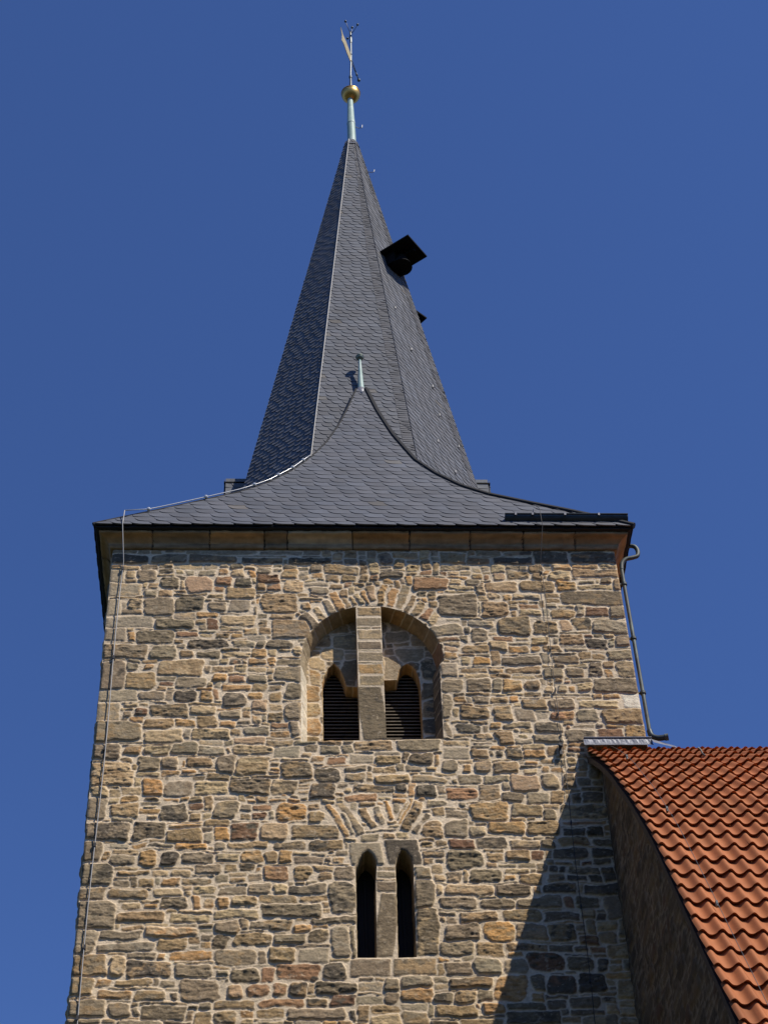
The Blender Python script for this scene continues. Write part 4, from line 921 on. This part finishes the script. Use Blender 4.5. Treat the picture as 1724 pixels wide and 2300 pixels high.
# smooth the measured section
Ls = np.r_[0, np.cumsum(np.hypot(*np.diff(PR, axis=0).T))]
ss = np.linspace(0, Ls[-1], 400)
yy = np.interp(ss, Ls, PR[:, 0]); zz_ = np.interp(ss, Ls, PR[:, 1])
kern = np.hanning(31); kern /= kern.sum()
def smth(a): return np.convolve(np.pad(a, 15, mode='reflect', reflect_type='odd'), kern, 'valid')
yy = smth(yy); zz_ = smth(zz_)
Lr = np.r_[0, np.cumsum(np.hypot(np.diff(yy), np.diff(zz_)))]
RY = lambda s: float(np.interp(s, Lr, yy)); RZ = lambda s: float(np.interp(s, Lr, zz_))
s_at0 = float(np.interp(0.0, -yy, Lr))           # arc length where the roof meets the tower face
XV = 2.69; XE = 13.0
def tiles(xa, xb, s0, s1, row, seed, name, parent):
    R = random.Random(seed); per = .187; ns = 16
    ncol = int(round((xb - xa) / per)); m = ncol * ns + 1
    vs = []; fs = []; cs = []; rows = []
    s = s1
    while s > s0 + .05: rows.append(s); s -= row
    wave = []
    for i in range(m):
        t = (i % ns) / ns
        wave.append(.029 * math.sin(2 * math.pi * t + .4) - .004 * math.cos(4 * math.pi * t + .8))
    for sb in rows:
        st = max(s0, sb - row - .05)
        jl = [(R.uniform(-.004, .004), R.uniform(-.006, .006), R.uniform(.90, 1.08), R.uniform(-.03, .03)) for _ in range(ncol + 1)]
        b = len(vs)
        for q, (sc, lift) in enumerate(((st, .002), (st + (sb - st) * .5, .020), (sb, .043), (sb - .03, .010))):
            for i in range(m):
                c = min(ncol - 1, i // ns); jj = jl[c]
                y, z = RY(sc + (jj[1] if q > 1 else 0)), RZ(sc + (jj[1] if q > 1 else 0))
                y2, z2 = RY(sc + .03), RZ(sc + .03); y1, z1 = RY(sc - .03), RZ(sc - .03)
                dy, dz = y2 - y1, z2 - z1; l = math.hypot(dy, dz) + 1e-9
                ny_, nz_ = dz / l, -dy / l
                hgt = lift + wave[i] + (jj[0] if q > 1 else 0)
                vs.append((xa + i * per / ns, y + ny_ * hgt, z + nz_ * hgt))
                k = jj[2] * (.78 if (c * 7 + int(sb * 31)) % 23 == 0 else 1); cs.append((.47 * k, .163 * k * (1 + jj[3]), .061 * k * (1 + jj[3])))
        for q in range(3):
            for i in range(m - 1): fs.append((b + q*m + i, b + (q+1)*m + i, b + (q+1)*m + i + 1, b + q*m + i + 1))
    o = mesh_np(name, np.array(vs), np.array(fs), M_tile, parent, col=np.array(cs), smooth=True)
    o.data.set_sharp_from_angle(angle=math.radians(45))
    return o
n_t = int(round((3.62 - XV) / .187))
XM = XV + n_t * .187
ra = tiles(XV, XM, s_at0 + .02, Lr[-1], .318, 71, 'tile_roof', nave)
rb = tiles(XM, XM + .187 * 50, 0.0, Lr[-1], .318, 71, 'tile_roof', nave); XE = XM + .187 * 50
# rear slope as a plain tiled sheet, roof underside, verge board
def sheet(name, x0, x1, s0, s1, offn, m_, parent, mirror=False, thick=.03):
    ss_ = np.linspace(s0, s1, 60); vs = []
    for s in ss_:
        y, z = RY(s), RZ(s); y2, z2 = RY(s + .03), RZ(s + .03); y1, z1 = RY(s - .03), RZ(s - .03); dy, dz = y2 - y1, z2 - z1; l = math.hypot(dy, dz) + 1e-9
        for o_ in (offn, offn - thick):
            yq, zq = y + dz / l * o_, z - dy / l * o_
            if mirror: yq = 7.0 - yq
            vs += [(x0, yq, zq), (x1, yq, zq)]
    fs = []
    for i in range(len(ss_) - 1):
        a = 4 * i; fs += [(a, a+4, a+5, a+1), (a+2, a+3, a+7, a+6), (a, a+2, a+6, a+4), (a+1, a+5, a+7, a+3)]
    fs += [(0, 1, 3, 2), (len(vs)-4, len(vs)-2, len(vs)-1, len(vs)-3)]
    mb = MB(); mb.add(vs, fs, (.5, .2, .08)); return mb.build(name, m_, parent)
sheet('roof_boarding', XV + .015, XM, s_at0 + .01, Lr[-1] - .02, -.058, M_board, nave, thick=.07)
sheet('roof_boarding', XM, XE - .02, 0.0, Lr[-1] - .02, -.058, M_board, nave, thick=.07)
sheet('rear_slope', XM, XE, 0.0, Lr[-1], .0, M_tile, nave, mirror=True, thick=.02)
# gable wall in rubble, trimmed under the roof curve
XG = 2.86
U, V, H, C = rubble(0.0, 5.85, 0.0, 15.95, .03, 73, scale=.8, palette='dkgdkbdkgR'); C = (.75 * C + .25 * C.mean((0, 1))) * .42  # stone tint darkened overall to deepen the gable's shade
order = np.argsort(yy)
top = lambda y: np.interp(y, yy[order], zz_[order]) - .17
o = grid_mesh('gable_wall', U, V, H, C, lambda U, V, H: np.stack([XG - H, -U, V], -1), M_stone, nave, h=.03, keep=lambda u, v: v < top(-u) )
for y0_, x0_ in ((-5.85, XG), (12.55, XM + .1)):
    mb = MB(); mb.box((x0_, y0_, 0), (XE - .3, y0_ + .3, 7.3), PAL['g']); mb.build('side_wall', M_dress, nave)
vs = [(XE - .3, 12.8, 0), (XE - .3, -5.8, 0)]; 
mb = MB(); pts = [(-5.8, 0)] + [(RY(s), RZ(s) - .2) for s in np.linspace(Lr[-1] - .5, 0, 24)] + [(7 - RY(s), RZ(s) - .2) for s in np.linspace(0.05, Lr[-1] - .5, 24)] + [(12.8, 0)]
mb.add([(XE - .3, a, b_) for a, b_ in pts] + [(XE - .15, a, b_) for a, b_ in pts], [tuple(range(len(pts))), tuple(range(2*len(pts)-1, len(pts)-1, -1))], PAL['g'])
mb.build('end_gable', M_dress, nave)
# flashing where roof meets the tower
fl = MB()
n = 30; vs = []
for i in range(n + 1):
    x = XV - .01 + (3.56 - XV + .01) * i / n; wv = .006 * math.sin(i * .9) * (1 if i % 4 else .2)
    vs += [(x, -.045, 16.085 + wv * .3), (x, -.056 - abs(wv), 16.045), (x, -.062, 15.985 + wv), (x, -.11, 15.93), (x, -.17 + wv, 15.885 + wv)]
fl.add(vs, [(5*i+k, 5*i+k+1, 5*i+k+6, 5*i+k+5) for i in range(n) for k in range(4)])
fl.tube([(XV, -.05, 16.09), (3.56, -.05, 16.09)], .014, 6)
fo = fl.build('flashing', M_lead, nave)
fl = MB(); fl.add([(3.55, -.06, 16.06), (3.55, -.16, 15.93), (3.95, .10, 16.03), (3.92, .26, 16.20)], [(0, 1, 2, 3)]); fl.build('flashing', M_lead, nave)
# conductor wire on the tiles, little ridge-side hook
wp = []
for s in np.linspace(s_at0 + .25, Lr[-1] - .1, 60):
    y, z = RY(s), RZ(s); y2, z2 = RY(s + .03), RZ(s + .03); dy, dz = y2 - y, z2 - z; l = math.hypot(dy, dz) + 1e-9
    wp.append((2.975, y + dz / l * .088, z - dy / l * .088))
w = MB(); w.tube(wp, .0032, 5)
cw = w.build('roof_conductor', M_zinc, nave, smooth=True); cw['label'] = 'thin conductor wire lying down the orange tiles near the verge'
for i in range(6, 60, 13):
    w = MB(); p = wp[i]; w.box((p[0] - .010, p[1] - .01, p[2] - .05), (p[0] + .010, p[1] + .03, p[2] + .010)); w.build('clip', M_zinc, cw)
w = MB(); sh_ = s_at0 + .9; y, z = RY(sh_), RZ(sh_)
w.tube([(4.0, y - .1, z - .05), (4.0, y, z + .06), (3.99, y + .02, z + .14), (3.96, y + .02, z + .17)], .012, 6); w.build('roof_hook', M_wire_d, nave)

# ------------------------------------------------------------------ unseen tall trees, added to shut off the low sky
M_leaf = mat('blocker_leaves', (0.035, 0.058, 0.016), 0.8, var=0.45, vscale=0.9)
rg = np.random.default_rng(9); TV = []; TF = []
def leafcloud(c, rad, n):
    d = rg.normal(size=(n, 3)); d /= np.linalg.norm(d, axis=1)[:, None]
    p = c + d * rad * (rg.random((n, 1)) ** .35) * (1 + .25 * np.sin(d[:, :1] * 7 + c[0]) * np.cos(d[:, 1:2] * 6))
    a = rg.normal(size=(n, 3)); a /= np.linalg.norm(a, axis=1)[:, None]; q = np.cross(a, rg.normal(size=(n, 3))); q /= np.linalg.norm(q, axis=1)[:, None]
    s = (.35 + .4 * rg.random((n, 1))); base = sum(len(v) for v in TV)
    TV.append(np.stack([p - a * s, p - q * s * .6, p + a * s, p + q * s * .6], 1).reshape(-1, 3)); TF.append(np.arange(4 * n).reshape(n, 4) + base)
blocker_trunks = MB()
for k in range(46):
    an = 2 * math.pi * k / 46 + rg.normal() * .03; rr = 37 + rg.random() * 7; x, y = rr * math.cos(an) + 2, rr * math.sin(an) - 2
    ht = 22 + rg.random() * 4 if y < 12 else 16 + rg.random() * 3
    blocker_trunks.tube([(x, y, 0), (x + .2, y, 4), (x, y + .3, ht * .75)], [.45, .34, .1], 7)
    for j in range(9):
        f = j / 8; leafcloud(np.array([x + rg.normal() * 1.3, y + rg.normal() * 1.3, 4.5 + (ht - 7) * f]), np.array([3.6, 3.6, 2.6]) * (1.05 - .45 * f * f), 190)
tb = mesh_np('sky_blocker_trees', np.vstack(TV), np.vstack(TF), M_leaf); tb['kind'] = 'stuff'
tb['label'] = 'added unseen belt of lindens blocking low skylight'; tb['category'] = 'trees'
tr = blocker_trunks.build('blocker_trunks', M_shut, tb, smooth=True); tr['kind'] = 'stuff'
